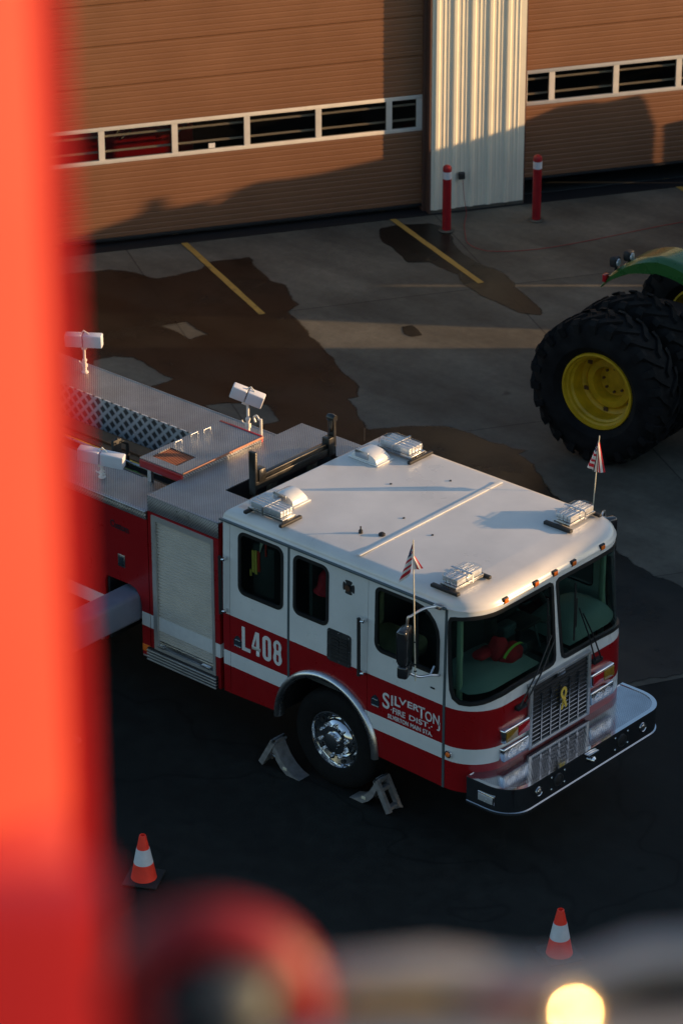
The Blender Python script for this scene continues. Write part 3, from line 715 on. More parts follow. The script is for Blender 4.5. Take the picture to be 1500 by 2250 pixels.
# low curved lamp housings next to the rear lightbars
def hood(x0, x1, y0, y1):
    mb = MB(); n = 12; vs = []
    for k in range(n + 1):
        a = PI * k / n; x = (x0 + x1) / 2 - math.cos(a) * (x1 - x0) / 2; z = ZR + .01 + math.sin(a) ** .8 * .088
        vs.append((mb.bm.verts.new((x, y0, z)), mb.bm.verts.new((x, y0 + .03 + .02 * math.sin(a), z + .012 * math.sin(a))), mb.bm.verts.new((x, y1 - .02, z + .012 * math.sin(a))), mb.bm.verts.new((x, y1, z - .03 * math.sin(a)))))
    for p, q in zip(vs, vs[1:]):
        for i in range(3): mb.bm.faces.new((p[i], p[i + 1], q[i + 1], q[i]))
    mb.bm.faces.new([v[0] for v in vs]); mb.bm.faces.new([v[3] for v in vs][::-1]); mb.bm.faces.new((vs[0][0], vs[0][3], vs[-1][3], vs[-1][0]))
    mb.box(x0 - .03, x1 + .03, y0 - .02, y1 + .02, ZR - .002, ZR + .012, .004)
    return part(mb, 'roof_vent_hood', 'cream2', angle=40)
h1 = hood(-1.16, -.87, .46, .67); h2 = hood(-1.22, -.88, 1.72, 1.93)
for hx, y0, y1 in ((-1.0, .44, .68), (-1.05, 1.72, 1.97)):
    mb = MB(); mb.box(hx - .11, hx + .06, y0 - .012, y0 - .002, ZR + .03, ZR + .11, .003); part(mb, 'vent_grille', 'dullchrome', h1 if y0 < 1 else h2)
mb = MB(); mb.lathe([(.022, ZR), (.02, ZR + .03), (.008, ZR + .04), (.007, ZR + .06), (.011, ZR + .065), (0, ZR + .075)], (0, .475, 0), n=12); part(mb, 'antenna_stub', 'black')
mb = MB(); mb.lathe([(.034, ZR - .002), (.034, ZR + .015), (.02, ZR + .026), (0, ZR + .028)], (.185, .575, 0), n=16); part(mb, 'antenna_stub', 'black')
mb = MB(); mb.tube([(-1.395, 2.12, ZR - .02), (-1.395, 2.12, ZR + .13)], .004, 6); part(mb, 'whip_antenna', 'black')
for x, y in ((.55, .9), (-.5, 1.5), (-.1, 1.95), (.1, 1.0)):
    mb = MB(); mb.lathe([(.014, ZR - .003), (.012, ZR + .004), (0, ZR + .006)], (x, y, 0), n=8); part(mb, 'roof_fastener', 'darkmetal', roof)
# marker lamps on the brow
for s_ in (2.192, 2.655, 2.951, 3.244, 3.705):
    zc = 2.558; p = skin(s_, zc); q = skin(s_, zc, 1.0); nn = (p - q).normalized(); tg = Vector((-nn.y, nn.x, 0)); bs = Matrix(((tg.x, nn.x, 0, p.x), (tg.y, nn.y, 0, p.y), (0, 0, 1, zc), (0, 0, 0, 1)))
    mb = MB(); mb.box(-.038, .038, -.03, .014, -.030, .030, .004, mtx=bs); base = part(mb, 'marker_light', 'gasket')
    mb = MB(); mb.box(-.028, .028, .014, .026, -.022, .022, .006, mtx=bs); part(mb, 'lens', 'amber', base)
# grille
gy0, gy1, gz0, gz1, gx = .735, 1.665, .885, 1.555, 1.905
mb = MB(); mb.box(gx - .04, gx + .012, gy0, gy1, gz0, gz1, .004); gr = part(mb, 'grille', 'black')
mb = MB(); t = .035
mb.box(gx + .0, gx + .035, gy0 - .01, gy0 + t, gz0 - .01, gz1, .006); mb.box(gx + .0, gx + .035, gy1 - t, gy1 + .01, gz0 - .01, gz1, .006)
mb.box(gx + .0, gx + .034, gy0 + t, gy1 - t, gz0 - .01, gz0 + t - .01, .006); mb.box(gx - .02, gx + .036, gy0 - .01, gy1 + .01, gz1 + .001, gz1 + .035, .008)
part(mb, 'grille_frame', 'alu', gr)
mb = MB()
for k in range(1, 6): y = gy0 + t + (gy1 - gy0 - 2 * t) * k / 6; mb.box(gx + .012, gx + .032, y - .0065, y + .0065, gz0 + .02, gz1 - .12)
for k in range(1, 14): z = gz0 + .02 + (gz1 - gz0 - .02) * k / 14; mb.box(gx + .004, gx + .026, gy0 + t, gy1 - t, z - .0045, z + .0045)
part(mb, 'grille_bar', 'grillebar', gr)
mb = MB(); mb.box(gx + .034, gx + .044, 1.13, 1.25, gz1 - .035, gz1 + .005, .003); part(mb, 'grille_latch', 'dullchrome', gr)
# ribbon
def band(pts, w, th=.004):
    mb = MB(); P = [Vector(p) for p in pts]; L = []
    for i, p in enumerate(P):
        t_ = (P[min(i + 1, len(P) - 1)] - P[max(i - 1, 0)]).normalized(); n_ = Vector((1, 0, 0)).cross(t_).normalized() * w / 2
        L.append([mb.bm.verts.new(p + n_), mb.bm.verts.new(p - n_), mb.bm.verts.new(p - n_ + Vector((th, 0, 0))), mb.bm.verts.new(p + n_ + Vector((th, 0, 0)))])
    for a, b_ in zip(L, L[1:]):
        for k in range(4): mb.bm.faces.new((a[k], a[(k + 1) % 4], b_[(k + 1) % 4], b_[k]))
    mb.bm.faces.new(L[0]); mb.bm.faces.new(L[-1][::-1]); return mb
ry, rx = 1.215, gx + .05
loop = [(rx, ry - .02, 1.14), (rx, ry - .005, 1.19), (rx + .004, ry + .012, 1.25), (rx + .006, ry + .035, 1.31), (rx + .006, ry + .025, 1.355), (rx + .006, ry, 1.368), (rx + .006, ry - .03, 1.345), (rx + .006, ry - .028, 1.30), (rx + .012, ry - .002, 1.25), (rx + .012, ry + .022, 1.20), (rx + .012, ry + .035, 1.155)]
rb = band([tuple(v) for v in smooth_pts([Vector(p) for p in loop], 3)], .03); rb.box(rx - .002, rx + .022, ry - .018, ry + .022, 1.235, 1.265, .006)
tag(rb.make('ribbon', 'ribbon'), 'yellow looped ribbon tied on the chrome grille', 'ribbon')
# headlight clusters
def cluster(s0, s1, z0, z1, kind, near):
    pc = skin((s0 + s1) / 2, (z0 + z1) / 2); y0 = R_C + s0 - L2; y1 = R_C + s1 - L2; x = 1.90
    mb = MB(); mb.box(x - .12, x + .055, y0, y1, z0, z1, .018, seg=3); b_ = part(mb, 'headlight', 'chrome')
    iy0, iy1, iz0, iz1 = y0 + .020, y1 - .020, z0 + .016, z1 - .018; ym = (iy0 + iy1) / 2
    if kind == 'turn':
        order = (('amber_lens', 'ambdark'), ('red_lens', 'redlens')) if near else (('red_lens', 'redlens'), ('amber_lens', 'ambdark'))
        for k, (nm, m_) in enumerate(order):
            a, c = (iy0, ym - .004) if k == 0 else (ym + .004, iy1)
            mb = MB(); mb.box(x + .054, x + .066, a, c, iz0, iz1, .006); part(mb, nm, m_, b_)
    else:
        mb = MB(); mb.box(x + .052, x + .058, iy0, iy1, iz0, iz1, .002); part(mb, 'lamp_reflector', 'dullchrome', b_)
        for k in (0, 1):
            yc = iy0 + (iy1 - iy0) * (.27 + .46 * k); zc = (iz0 + iz1) / 2
            mb = MB(); mb.lathe([(.058, .060), (.052, .062), (.03, .056), (.012, .058), (.01, .072), (0, .073)], (x, yc, zc), 'x', 18)
            for v in mb.bm.verts: v.co.y = yc + (v.co.y - yc) * 1.25; v.co.z = zc + (v.co.z - zc) * .8
            part(mb, 'lamp_bowl', 'reflector', b_)
        mb = MB(); mb.box(x + .078, x + .082, iy0, iy1, iz0, iz1, .002); part(mb, 'cover_glass', 'lensclear', b_)
cluster(2.050, 2.440, 1.115, 1.262, 'turn', True); cluster(2.045, 2.435, .915, 1.062, 'head', True)
cluster(3.395, 3.765, 1.165, 1.310, 'turn', False); cluster(3.400, 3.762, .965, 1.110, 'head', False)
# wipers
def wiper(s0, z0, tips, blade):
    p = skin(s0, z0, -.02); mb = MB(); mb.box(p.x - .02, p.x + .035, p.y - .07, p.y + .07, p.z - .022, p.z + .022, .008)
    for ds, (s1, z1) in zip((-.045, .045), tips):
        a = skin(s0 + ds, z0 + .01, -.045); c = skin(s1, z1, -.05); mb.tube([a, a.lerp(c, .5) + Vector((.02, 0, 0)), c], .0085, 6)
    w_ = part(mb, 'windscreen_wiper', 'gasket')
    mb = MB(); pts_ = [skin(s_, z_, -.028) for s_, z_ in blade]; mb.tube(pts_, .011, 6); a, c = pts_[0], pts_[-1]; mb.tube([p_ + Vector((.022, 0, 0)) for p_ in (a.lerp(c, .25), a.lerp(c, .5), a.lerp(c, .75))], .008, 6)
    part(mb, 'wiper_blade', 'gasket', w_)
wiper(2.32, 1.415, [(2.80, 1.98), (2.84, 1.92)], [(2.74, 1.70), (2.77, 2.00), (2.80, 2.36)])
wiper(3.50, 1.435, [(3.24, 2.10), (3.30, 2.02)], [(3.16, 1.78), (3.20, 2.05), (3.235, 2.36)])
# bumper
def bplan(y0, y1, xf, r, n=8, xb=1.76):
    out = [(xb, y0)]
    for k in range(n + 1): a = -PI / 2 + PI / 2 * k / n; out.append((xf - r * 1.15 + r * 1.15 * math.cos(a), y0 + r + r * math.sin(a)))
    for k in range(n + 1): a = PI / 2 * k / n; out.append((xf - r * 1.15 + r * 1.15 * math.cos(a), y1 - r + r * math.sin(a)))
    out.append((xb, y1)); return out
mb = MB(); BO = bplan(0, 2.44, 2.325, .27, 10)
inner_bk = [(1.76, 2.30), (1.80, 2.30), (1.80, .14), (1.76, .14)]
mb.prism(BO[:], .585, .832, 'xy'); bump_o = part(mb, 'bumper', 'bumperface')
mb = MB(); mb.prism(bplan(-.006, 2.446, 2.335, .275, 10), .560, .584, 'xy'); part(mb, 'bumper_lip', 'chrome', bump_o)
mb = MB(); mb.prism([*bplan(-.004, 2.444, 2.332, .275, 10)], .833, .846, 'xy', holes=[bplan(.035, 2.405, 2.285, .245, 10, xb=1.765)]); part(mb, 'bumper_rim', 'chrome', bump_o)
mb = MB(); mb.prism(bplan(.036, 2.404, 2.284, .244, 10, xb=1.766), .833, .839, 'xy'); part(mb, 'bumper_step', 'treads', bump_o)
def blamp(y, z, r, kind):
    mb = MB(); mb.lathe([(r * 1.15, .0), (r * 1.15, .008), (r * .95, .010), (r * .9, -.002)], (2.325, y, z), 'x', 20)
    for v in mb.bm.verts: v.co.z = z + (v.co.z - z) * 1.0
    b_ = part(mb, 'bumper_lamp' if kind else 'horn_speaker', 'chrome' if kind else 'darkmetal', bump_o)
    mb = MB(); mb.lathe([(r * .95, .003), (r * .6, .012), (0, .016)], (2.325, y, z), 'x', 20); part(mb, 'lens' if kind else 'speaker_mesh', 'reflector' if kind else 'black', b_)
for y, z, r, k in ((.40, .715, .045, 1), (.70, .715, .058, 0), (1.70, .715, .058, 0), (2.04, .715, .045, 1)): blamp(y, z, r, k)
mb = MB()
for y in (.60, .80, 1.60, 1.80):
    for z in (.65, .78): mb.lathe([(.012, 0), (.012, .006), (0, .01)], (2.325, y, z), 'x', 8)
part(mb, 'bumper_bolt', 'chrome', bump_o)
mb = MB(); mb.box(2.32, 2.36, 1.13, 1.29, .775, .80, .004); mb.lathe([(.035, 0), (.04, .03), (.02, .05), (0, .052)], (2.325, 1.21, .715), 'x', 16); part(mb, 'tow_lamp', 'chrome', bump_o)
mb = MB(); mb.box(1.90, 2.105, -.012, .01, .645, .745, .01); sl = part(mb, 'side_lamp', 'chrome', bump_o)
mb = MB(); mb.box(1.915, 2.09, -.018, -.011, .658, .732, .004); part(mb, 'lens', 'lampmod', sl)
# side amber lamp
mb = MB(); mb.lathe([(.042, 0), (.040, -.014), (.03, -.016)], (1.535, -.0, 1.0), 'y', 20); b_ = part(mb, 'side_marker', 'chrome')
mb = MB(); mb.lathe([(.028, -.014), (.02, -.028), (0, -.032)], (1.535, 0, 1.0), 'y', 20); part(mb, 'lens', 'amber', b_)
# wheel arch trim
mb = MB(); cx, cz, r = AR; pts_ = []
for k in range(31):
    a = -.03 + (PI + .06) * k / 30; pts_.append((cx + (r - .022) * math.cos(a), cz + (r - .022) * math.sin(a)))
ring = []
for x, z in pts_:
    dx, dz = (x - cx) / (r - .022), (z - cz) / (r - .022); sec = []
    for u, v in ((-.035, .06), (-.035, -.02), (-.02, -.045), (.012, -.05), (.034, -.03), (.04, -.002), (.03, .004)): sec.append(mb.bm.verts.new((x + dx * u, v, z + dz * u)))
    ring.append(sec)
for a, b_ in zip(ring, ring[1:]):
    for k in range(7): mb.bm.faces.new((a[k], a[(k + 1) % 7], b_[(k + 1) % 7], b_[k]))
mb.bm.faces.new(ring[0]); mb.bm.faces.new(ring[-1][::-1]); part(mb, 'wheel_arch_trim', 'dullchrome', angle=60)
mb = MB(); n_ = 24; A = []; Bv = []
for k in range(n_ + 1):
    a = PI * k / n_; x, z = cx + (r - .03) * math.cos(a), cz + (r - .03) * math.sin(a); A.append(mb.bm.verts.new((x, .03, z))); Bv.append(mb.bm.verts.new((x, .75, z)))
for k in range(n_): mb.bm.faces.new((A[k], A[k + 1], Bv[k + 1], Bv[k]))
mb.bm.faces.new(Bv); part(mb, 'wheel_well', 'black')
# wheels
def wheel(x, y, side=-1):
    w_ = empty('wheel', (x - T0[0], y - T0[1], .53), 0, truck)
    mb = MB(); prof = [(.30, .02), (.315, .005), (.34, .0), (.40, -.012), (.47, -.006), (.505, .015), (.53, .05), (.532, .13), (.532, .22), (.53, .26), (.505, .30), (.40, .31), (.31, .30), (.30, .28)]
    mb.lathe(prof, (0, .02, 0), 'y', 56, cap=False)
    for rg in (.10, .155, .21): pass
    mb.make('tyre', 'tyre', w_)
    mb = MB(); mb.lathe([(.31, .03), (.308, .012), (.295, .010), (.285, .03), (.275, .055), (.215, .075), (.20, .045), (.155, .02), (.15, .0), (.095, -.005), (.09, -.045), (.06, -.055), (0, -.056)], (0, .02, 0), 'y', 48, cap=False); rim = mb.make('rim', 'chrome', w_)
    mb = MB()
    for k in range(10):
        a = 2 * PI * k / 10 + .2; mb.lathe([(.017, .06), (.017, .012), (.010, .0), (0, -.002)], (.135 * math.cos(a) * 0 + .175 * math.cos(a), -.01, .175 * math.sin(a)), 'y', 8)
    mb.make('lug_nut', 'reflector', w_)
    mb = MB()
    for k in range(10):
        a = 2 * PI * k / 10; mb.lathe([(.022, .063), (.022, .072), (0, .072)], (.245 * math.cos(a), -.0, .245 * math.sin(a)), 'y', 12)
    mb.make('hand_hole', 'black', w_)
    if side > 0: w_.rotation_euler = (0, 0, PI)
    return w_
wheel(0, .05); wheel(0, WD - .05, 1)
for dy in (.03,): wheel(-5.2, dy); wheel(-5.2, WD - dy, 1)
mb = MB(); mb.box(-7.6, 1.3, .75, 1.70, .45, .95, .02); mb.box(-.15, .15, .35, 2.1, .42, .62, .03); part(mb, 'chassis', 'darkmetal')
mb = MB(); mb.box(-1.39, -.72, .06, 2.38, .63, 1.1); mb.box(.68, 1.45, .06, 2.38, .63, 1.1); part(mb, 'underbody_box', 'black')
# air vent, emblem, handles, latches
mb = MB(); mb.sheet([rr(-.012, .292, 1.478, 1.826, .03)], sk(.010), (), (), .012); v_ = part(mb, 'side_vent', 'darkmetal')
mb = MB()
for i in range(2):
    for k in range(7):
        x0 = .045 + i * .115; z0 = 1.518 + k * .038; mb.box(x0, x0 + .10, -.013, -.009, z0, z0 + .024)
part(mb, 'vent_slot', 'black', v_)
mb = MB()
for x, z in ((.008, 1.50), (.272, 1.50), (.008, 1.80), (.272, 1.80), (.14, 1.495), (.14, 1.81), (.008, 1.65), (.272, 1.65)): mb.lathe([(.007, -.010), (.006, -.014), (0, -.015)], (x, 0, z), 'y', 8)
part(mb, 'vent_screw', 'chrome', v_)
mal = []
for k in range(4):
    a0 = k * PI / 2
    for da, q in ((-.62, .078), (-.5, .080), (-.3, .077), (0, .074), (.3, .077), (.5, .080), (.62, .078), (.785, .040)): mal.append((.25 + q * math.cos(a0 + da), 2.343 + q * math.sin(a0 + da)))
mb = MB(); mb.sheet([mal], sk(.004), (), (), .006); em = part(mb, 'cross_emblem', 'darkmetal')
mb = MB(); mb.prism(circ(.25, 2.343, .034, 20), -.004, -.0065, 'xz'); part(mb, 'emblem_centre', 'emb2', em)
def grab(x, z0, z1, xb):
    mb = MB(); mb.tube([(x, -.062, z0 - .03), (x, -.062, z1 + .03)], .019, 12); g_ = part(mb, 'grab_handle', 'black')
    mb = MB()
    for z in (z0, z1): mb.box(xb - .012, xb + .012, -.05, .0, z - .02, z + .02, .006); mb.tube([(xb, -.04, z), (x, -.062, z)], .014, 8)
    part(mb, 'handle_bracket', 'chrome', g_)
grab(.447, 1.51, 2.08, .485); grab(-1.385, 1.55, 2.13, -1.35)
for x in (-1.213, .608):
    z = 1.235; mb = MB(); mb.sheet([[(x - .048, z - .055), (x + .048, z - .055), (x + .052, z + .01), (x + .03, z + .05), (x, z + .07), (x - .03, z + .05), (x - .052, z + .01)]], sk(.006), (), (), .01); l_ = part(mb, 'door_latch', 'latchface')
    mb = MB(); mb.box(x - .034, x + .034, -.012, -.004, z + .015, z + .022, .002); mb.box(x - .045, x + .045, -.014, -.005, z - .055, z - .046, .002); part(mb, 'latch_handle', 'chrome', l_)
mb = MB(); mb.box(1.300, 1.352, -.006, .0, 1.637, 1.653, .002); part(mb, 'name_plate', 'gasket')
# lettering
def glyphs(x0, z0, x1, z1):
    """condensed bold L 4 0 8 cut as outlines"""
    mb = MB(); H = z1 - z0; pitch = (x1 - x0) / 4; w = pitch * .84; st_ = pitch * .30
    f = lambda a, b_, t: Vector((a, -.004 + t, b_))
    a = x0; mb.sheet([[(a, z0), (a + w, z0), (a + w, z0 + H * .15), (a + st_, z0 + H * .15), (a + st_, z1), (a, z1)]], f, (), (), .003)
    a = x0 + pitch * .98; r_ = a + w * .88; mb.sheet([[(r_ - st_, z0), (r_, z0), (r_, z0 + H * .22), (a + w, z0 + H * .22), (a + w, z0 + H * .36), (r_, z0 + H * .36), (r_, z1), (r_ - st_ * 1.25, z1), (a, z0 + H * .38), (a, z0 + H * .22), (r_ - st_, z0 + H * .22)], [(a + st_ * .62, z0 + H * .36), (r_ - st_, z0 + H * .36), (r_ - st_, z0 + H * .76)]], f, (), (), .003)
    a = x0 + pitch * 2.04; mb.sheet([rr(a, a + w, z0 - .006, z1 + .006, w * .48, 7), rr(a + st_, a + w - st_, z0 + H * .13, z1 - H * .13, (w - 2 * st_) * .48, 5)], f, (), (), .003)
    a = x0 + pitch * 3.08; zm = z0 + H * .53
    o_ = [(a + w / 2 + w / 2 * math.cos(q), z0 + H * .26 + (H * .285) * math.sin(q)) for q in [rad(-215 + 250 * k / 14) for k in range(15)]] + [(a + w / 2 + w * .47 * math.cos(q), z1 - H * .235 + H * .26 * math.sin(q)) for q in [rad(-38 + 256 * k / 14) for k in range(15)]]
    mb.sheet([o_, rr(a + st_, a + w - st_, z0 + H * .11, z0 + H * .43, (w - 2 * st_) * .48, 5), rr(a + st_, a + w - st_, z0 + H * .60, z1 - H * .11, (w - 2 * st_) * .48, 5)], f, (), (), .003)
    return mb
part(glyphs(-1.155, 1.168, -.605, 1.434), 'unit_lettering', 'letters')
dn = [('S', .702, .790, 1.205, 1.375, .012), ('I', .812, .832, 1.262, 1.376, .02), ('L', .855, .925, 1.280, 1.384, .02), ('V', .905, 1.005, 1.318, 1.388, .012), ('E', 1.018, 1.078, 1.318, 1.388, .02), ('R', 1.090, 1.160, 1.318, 1.388, .015), ('T', 1.150, 1.236, 1.262, 1.388, .014), ('O', 1.240, 1.325, 1.262, 1.368, .012), ('N', 1.338, 1.418, 1.262, 1.372, .012), ('J', 1.385, 1.425, 1.205, 1.30, .008)]
text_mesh('district_lettering', dn + [('·FIRE', .808, .990, 1.185, 1.246, .012), ('DIST.·', 1.040, 1.330, 1.190, 1.246, .012), ('SILVERTON', .768, 1.030, 1.112, 1.158, .018), ('MAIN', 1.056, 1.185, 1.112, 1.158, .018), ('STA.', 1.210, 1.330, 1.112, 1.158, .018)], 'letters', None).parent = truck
o = sc.objects['district_lettering']; o.location = -Vector(T0)
# mirror and its arms
def mirror_arm(side, xm=1.28):
    s_ = 1 if side == 'near' else -1
    Y = lambda y: y if s_ == 1 else WD - y
    mb = MB(); mb.tube(smooth_pts([Vector(q) for q in ((1.40, Y(-.02), 2.555), (1.34, Y(-.14), 2.56), (1.27, Y(-.25), 2.50), (1.25, Y(-.29), 2.44), (1.25, Y(-.30), 1.98), (1.32, Y(-.22), 1.86), (1.38, Y(-.10), 1.845), (1.42, Y(-.01), 1.82))]), .013, 8)
    mb.tube([(1.38, Y(-.10), 1.845), (1.36, Y(-.02), 1.90)], .010, 8); mb.box(1.36, 1.45, min(Y(-.05), Y(.0)), max(Y(-.05), Y(.0)), 2.535, 2.575, .006); a_ = part(mb, 'side_mirror', 'dullchrome')
    mb = MB(); bs = Matrix.Translation((1.255, Y(-.33), 0)) @ Matrix.Rotation(.35 * s_, 4, 'Z')
    mb.box(-.045, .05, -.10, .10, 2.03, 2.40, .028, seg=3, mtx=bs); part(mb, 'mirror_housing', 'mirrorback', a_)
    mb = MB(); mb.box(-.05, .055, -.085, .085, 1.885, 2.02, .025, seg=3, mtx=bs); part(mb, 'wide_mirror_housing', 'mirrorback', a_)
    mb = MB(); mb.box(-.052, -.046, -.085, .085, 2.06, 2.38, .002, mtx=bs); part(mb, 'mirror_glass', 'chrome', a_)
mirror_arm('near'); mirror_arm('far')
# flags on slender poles
def flag_mesh(corners, bands, canton=.42, fold=None):
    """corners = hoist top, tip, lower inner; hanging cloth with bands across"""
    A, B_, C_ = [Vector(q) for q in corners]; mb = MB(); n = 26; m_ = 10; g_ = []
    for i in range(n + 1):
        v = i / n; L, R2 = A.lerp(B_, v), A.lerp(C_, v); row = []
        for j in range(m_ + 1):
            u = j / m_; p = L.lerp(R2, u); p.y += .018 * math.sin(u * 7 + v * 3) * v; row.append(mb.bm.verts.new(p))
        g_.append(row)
    for i in range(n):
        for j in range(m_):
            v = (i + .5) / n; k = int(v * bands)
            mi = 2 if v < canton and j < 8 else (0 if k % 2 else 1)
            f = mb.bm.faces.new((g_[i][j], g_[i][j + 1], g_[i + 1][j + 1], g_[i + 1][j])); f.material_index = mi
            if mi == 2 and (i * 3 + j * 5) % 7 == 0 and i % 2: f.material_index = 1
    if fold:
        A, B_, C_ = [Vector(q) for q in fold]; g_ = []
        for i in range(9):
            v = i / 8; row = [mb.bm.verts.new(A.lerp(B_, v).lerp(A.lerp(C_, v), j / 6) + Vector((0, .012 * math.sin(j * 1.3), 0))) for j in range(7)]; g_.append(row)
        for i in range(8):
            for j in range(6): f = mb.bm.faces.new((g_[i][j], g_[i][j + 1], g_[i + 1][j + 1], g_[i + 1][j])); f.material_index = (j + 1) % 2
    return mb
def flag(p0, p1, corners, fold, label):
    fl = empty('flag', (p0[0], p0[1], p0[2])); fl['_wl'] = p0
    tag(fl, label, 'flag', 'small flags on the mirror arms')
    mb = MB(); mb.tube([p0, p1], [.0065, .0055], 8); mb.make('flag_pole', 'pole', fl)
    mb = flag_mesh(corners, 11, .40, fold); mb.make('flag_cloth', ['clothred', 'clothwhite', 'blue'], fl, recalc=False)
    mb = MB()
    for t in (.28, .12, .07): q = Vector(p0).lerp(Vector(p1), t); mb.box(q.x - .012, q.x + .012, q.y - .012, q.y + .012, q.z - .006, q.z + .006, .002)
    mb.make('pole_clip', 'black', fl)
flag((1.364, -.30, 1.86), (1.322, -.30, 3.33), [(1.318, -.30, 3.30), (1.133, -.30, 2.80), (1.300, -.305, 2.965)], [(1.335, -.30, 3.16), (1.335, -.29, 3.02), (1.412, -.27, 3.05)], 'small American flag on the pole at the mirror on the near side of the cab')
flag((1.05, 2.75, 1.86), (1.135, 2.75, 3.27), [(1.125, 2.75, 3.22), (1.00, 2.75, 2.90), (1.075, 2.745, 2.86)], [(1.13, 2.75, 3.20), (1.085, 2.75, 2.86), (1.20, 2.77, 2.88)], 'small American flag beyond the far front corner of the cab roof')

# ---------------- cab interior
mb = MB(); mb.box(-1.37, 1.45, .06, 2.38, 1.12, 1.16); inn = part(mb, 'cab_floor', 'darkint')
mb = MB(); mb.box(-.30, -.26, .06, 2.38, 1.16, 2.52); mb.box(-1.368, -1.33, .06, 2.38, 1.16, 2.52); part(mb, 'cab_bulkhead', 'darkint', inn)
mb = MB(); mb.box(-1.36, 1.60, .06, 2.38, 2.505, 2.53); part(mb, 'headlining', 'darkint', inn)
def hump(mb, x0, x1, y0, y1, z0, z1, n=14, m=8, pw=.45, slope=.0):
    g_ = []
    for i in range(n + 1):
        row = []
        for j in range(m + 1):
            u, v = i / n, j / m
            hgt = (math.sin(PI * min(max(u, 0), 1)) ** pw) * (math.sin(PI * v) ** pw) if 0 < u < 1 and 0 < v < 1 else 0
            x = x0 + (x1 - x0) * v; y = y0 + (y1 - y0) * u
            e_ = min(y, WD - y); lim_ = 1.45 + .36 * math.sqrt(max(0, 1 - (1 - min(e_, .42) / .42) ** 2)); x = x0 + (min(x1, lim_) - x0) * v
            row.append(mb.bm.verts.new((x, y, z0 + (z1 - z0) * hgt + slope * v)))
        g_.append(row)
    for i in range(n):
        for j in range(m): mb.bm.faces.new((g_[i][j], g_[i][j + 1], g_[i + 1][j + 1], g_[i + 1][j]))
mb = MB(); hump(mb, 1.15, 1.80, .10, 1.04, 1.66, 1.80, pw=.35); part(mb, 'dashboard', 'dash', inn, 60)
mb = MB(); hump(mb, 1.15, 1.80, 1.50, 2.34, 1.66, 1.86, pw=.35); part(mb, 'dashboard', 'dash', inn, 60)
mb = MB(); mb.box(1.15, 1.46, .06, 2.38, 1.165, 1.665, .01); part(mb, 'dash_base', 'darkint', inn)
mb = MB(); mb.box(1.46, 1.80, .98, 1.56, 1.3, 1.60, .05); mb.box(.2, 1.2, .85, 1.6, 1.16, 1.62, .10); part(mb, 'engine_cover', 'coverdark', inn)
mb = MB()
for y in (.10, 2.30): mb.box(1.52, 1.58, y, y + .05, 1.3, 2.5, .02)
part(mb, 'corner_post', 'pillar', inn)
for y in (.30, 1.62):
    mb = MB(); mb.box(.05, .60, y, y + .52, 1.42, 1.62, .06); mb.box(-.12, .06, y + .02, y + .50, 1.55, 2.25, .07); mb.box(-.10, .04, y + .14, y + .38, 2.27, 2.45, .05); part(mb, 'seat', 'seat', inn)
    mb = MB(); mb.tube([(.08, y + .02, 2.35), (.12, y + .10, 2.15), (.10, y + .12, 1.75)], .022, 6); part(mb, 'seat_belt', 'alu', inn)
for y in (.25, 1.0, 1.75):
    mb = MB(); mb.box(-.9, -.35, y, y + .5, 1.45, 1.62, .05); mb.box(-1.3, -1.15, y, y + .5, 1.6, 2.3, .05); part(mb, 'seat', 'darkint', inn)
mb = MB(); 
for k in range(24):
    pass
ring_ = [(1.05 + .10 * math.cos(a), 1.92 + .215 * math.sin(a), 1.86 + .19 * math.cos(a)) for a in [2 * PI * k / 24 for k in range(25)]]
mb.tube(ring_, .016, 8, cap=False); mb.tube([(1.05, 1.92, 1.86), (1.35, 1.92, 1.55)], .03, 8); mb.tube([(1.05, 1.71, 1.86), (1.05, 2.13, 1.86)], .012, 6); part(mb, 'steering_wheel', 'black', inn)
mb = MB(); mb.box(1.28, 1.56, 1.02, 1.36, 1.90, 1.935, .01); mb.tube([(1.4, 1.2, 1.92), (1.4, 1.18, 1.5)], .03, 8); mb.box(1.24, 1.28, 1.02, 1.36, 1.90, 2.12, .01); mb.box(1.36, 1.46, .70, .80, 1.86, 2.14, .02); mb.tube([(1.4, .76, 1.86), (1.5, 1.0, 1.6)], .025, 8); mb.tube([(1.5, 1.34, 1.9), (1.62, 1.46, 1.85), (1.66, 1.40, 1.66)], .010, 6); lp = part(mb, 'computer_mount', 'black', inn)
mb = MB(); mb.box(1.36, 1.50, .86, 1.06, 1.86, 2.0, .03); mb.box(1.50, 1.60, .98, 1.10, 1.66, 1.78, .02); mb.tube([(1.28, 1.0, 1.88), (1.35, 1.05, 1.6)], .025, 8); mb.box(1.33, 1.45, .86, .96, 1.70, 1.80, .03); mb.tube([(1.4, .9, 1.75), (1.5, 1.1, 1.55), (1.62, 1.25, 1.52)], .012, 6); mb.tube([(1.25, 1.3, 1.98), (1.42, 1.42, 1.8), (1.55, 1.38, 1.55)], .012, 6); part(mb, 'radio_console', 'console', inn)
mb = MB(); mb.box(1.30, 1.62, 1.05, 1.42, 1.50, 1.56, .02); mb.box(1.5, 1.68, 1.22, 1.30, 1.56, 1.60, .01); part(mb, 'map_tray', 'darkint', inn)
mb = MB(); mb.box(1.10, 1.40, .05, .9, 2.38, 2.44, .02); mb.box(1.10, 1.40, 1.55, 2.35, 2.40, 2.46, .02); part(mb, 'sun_visor', 'interior', inn)
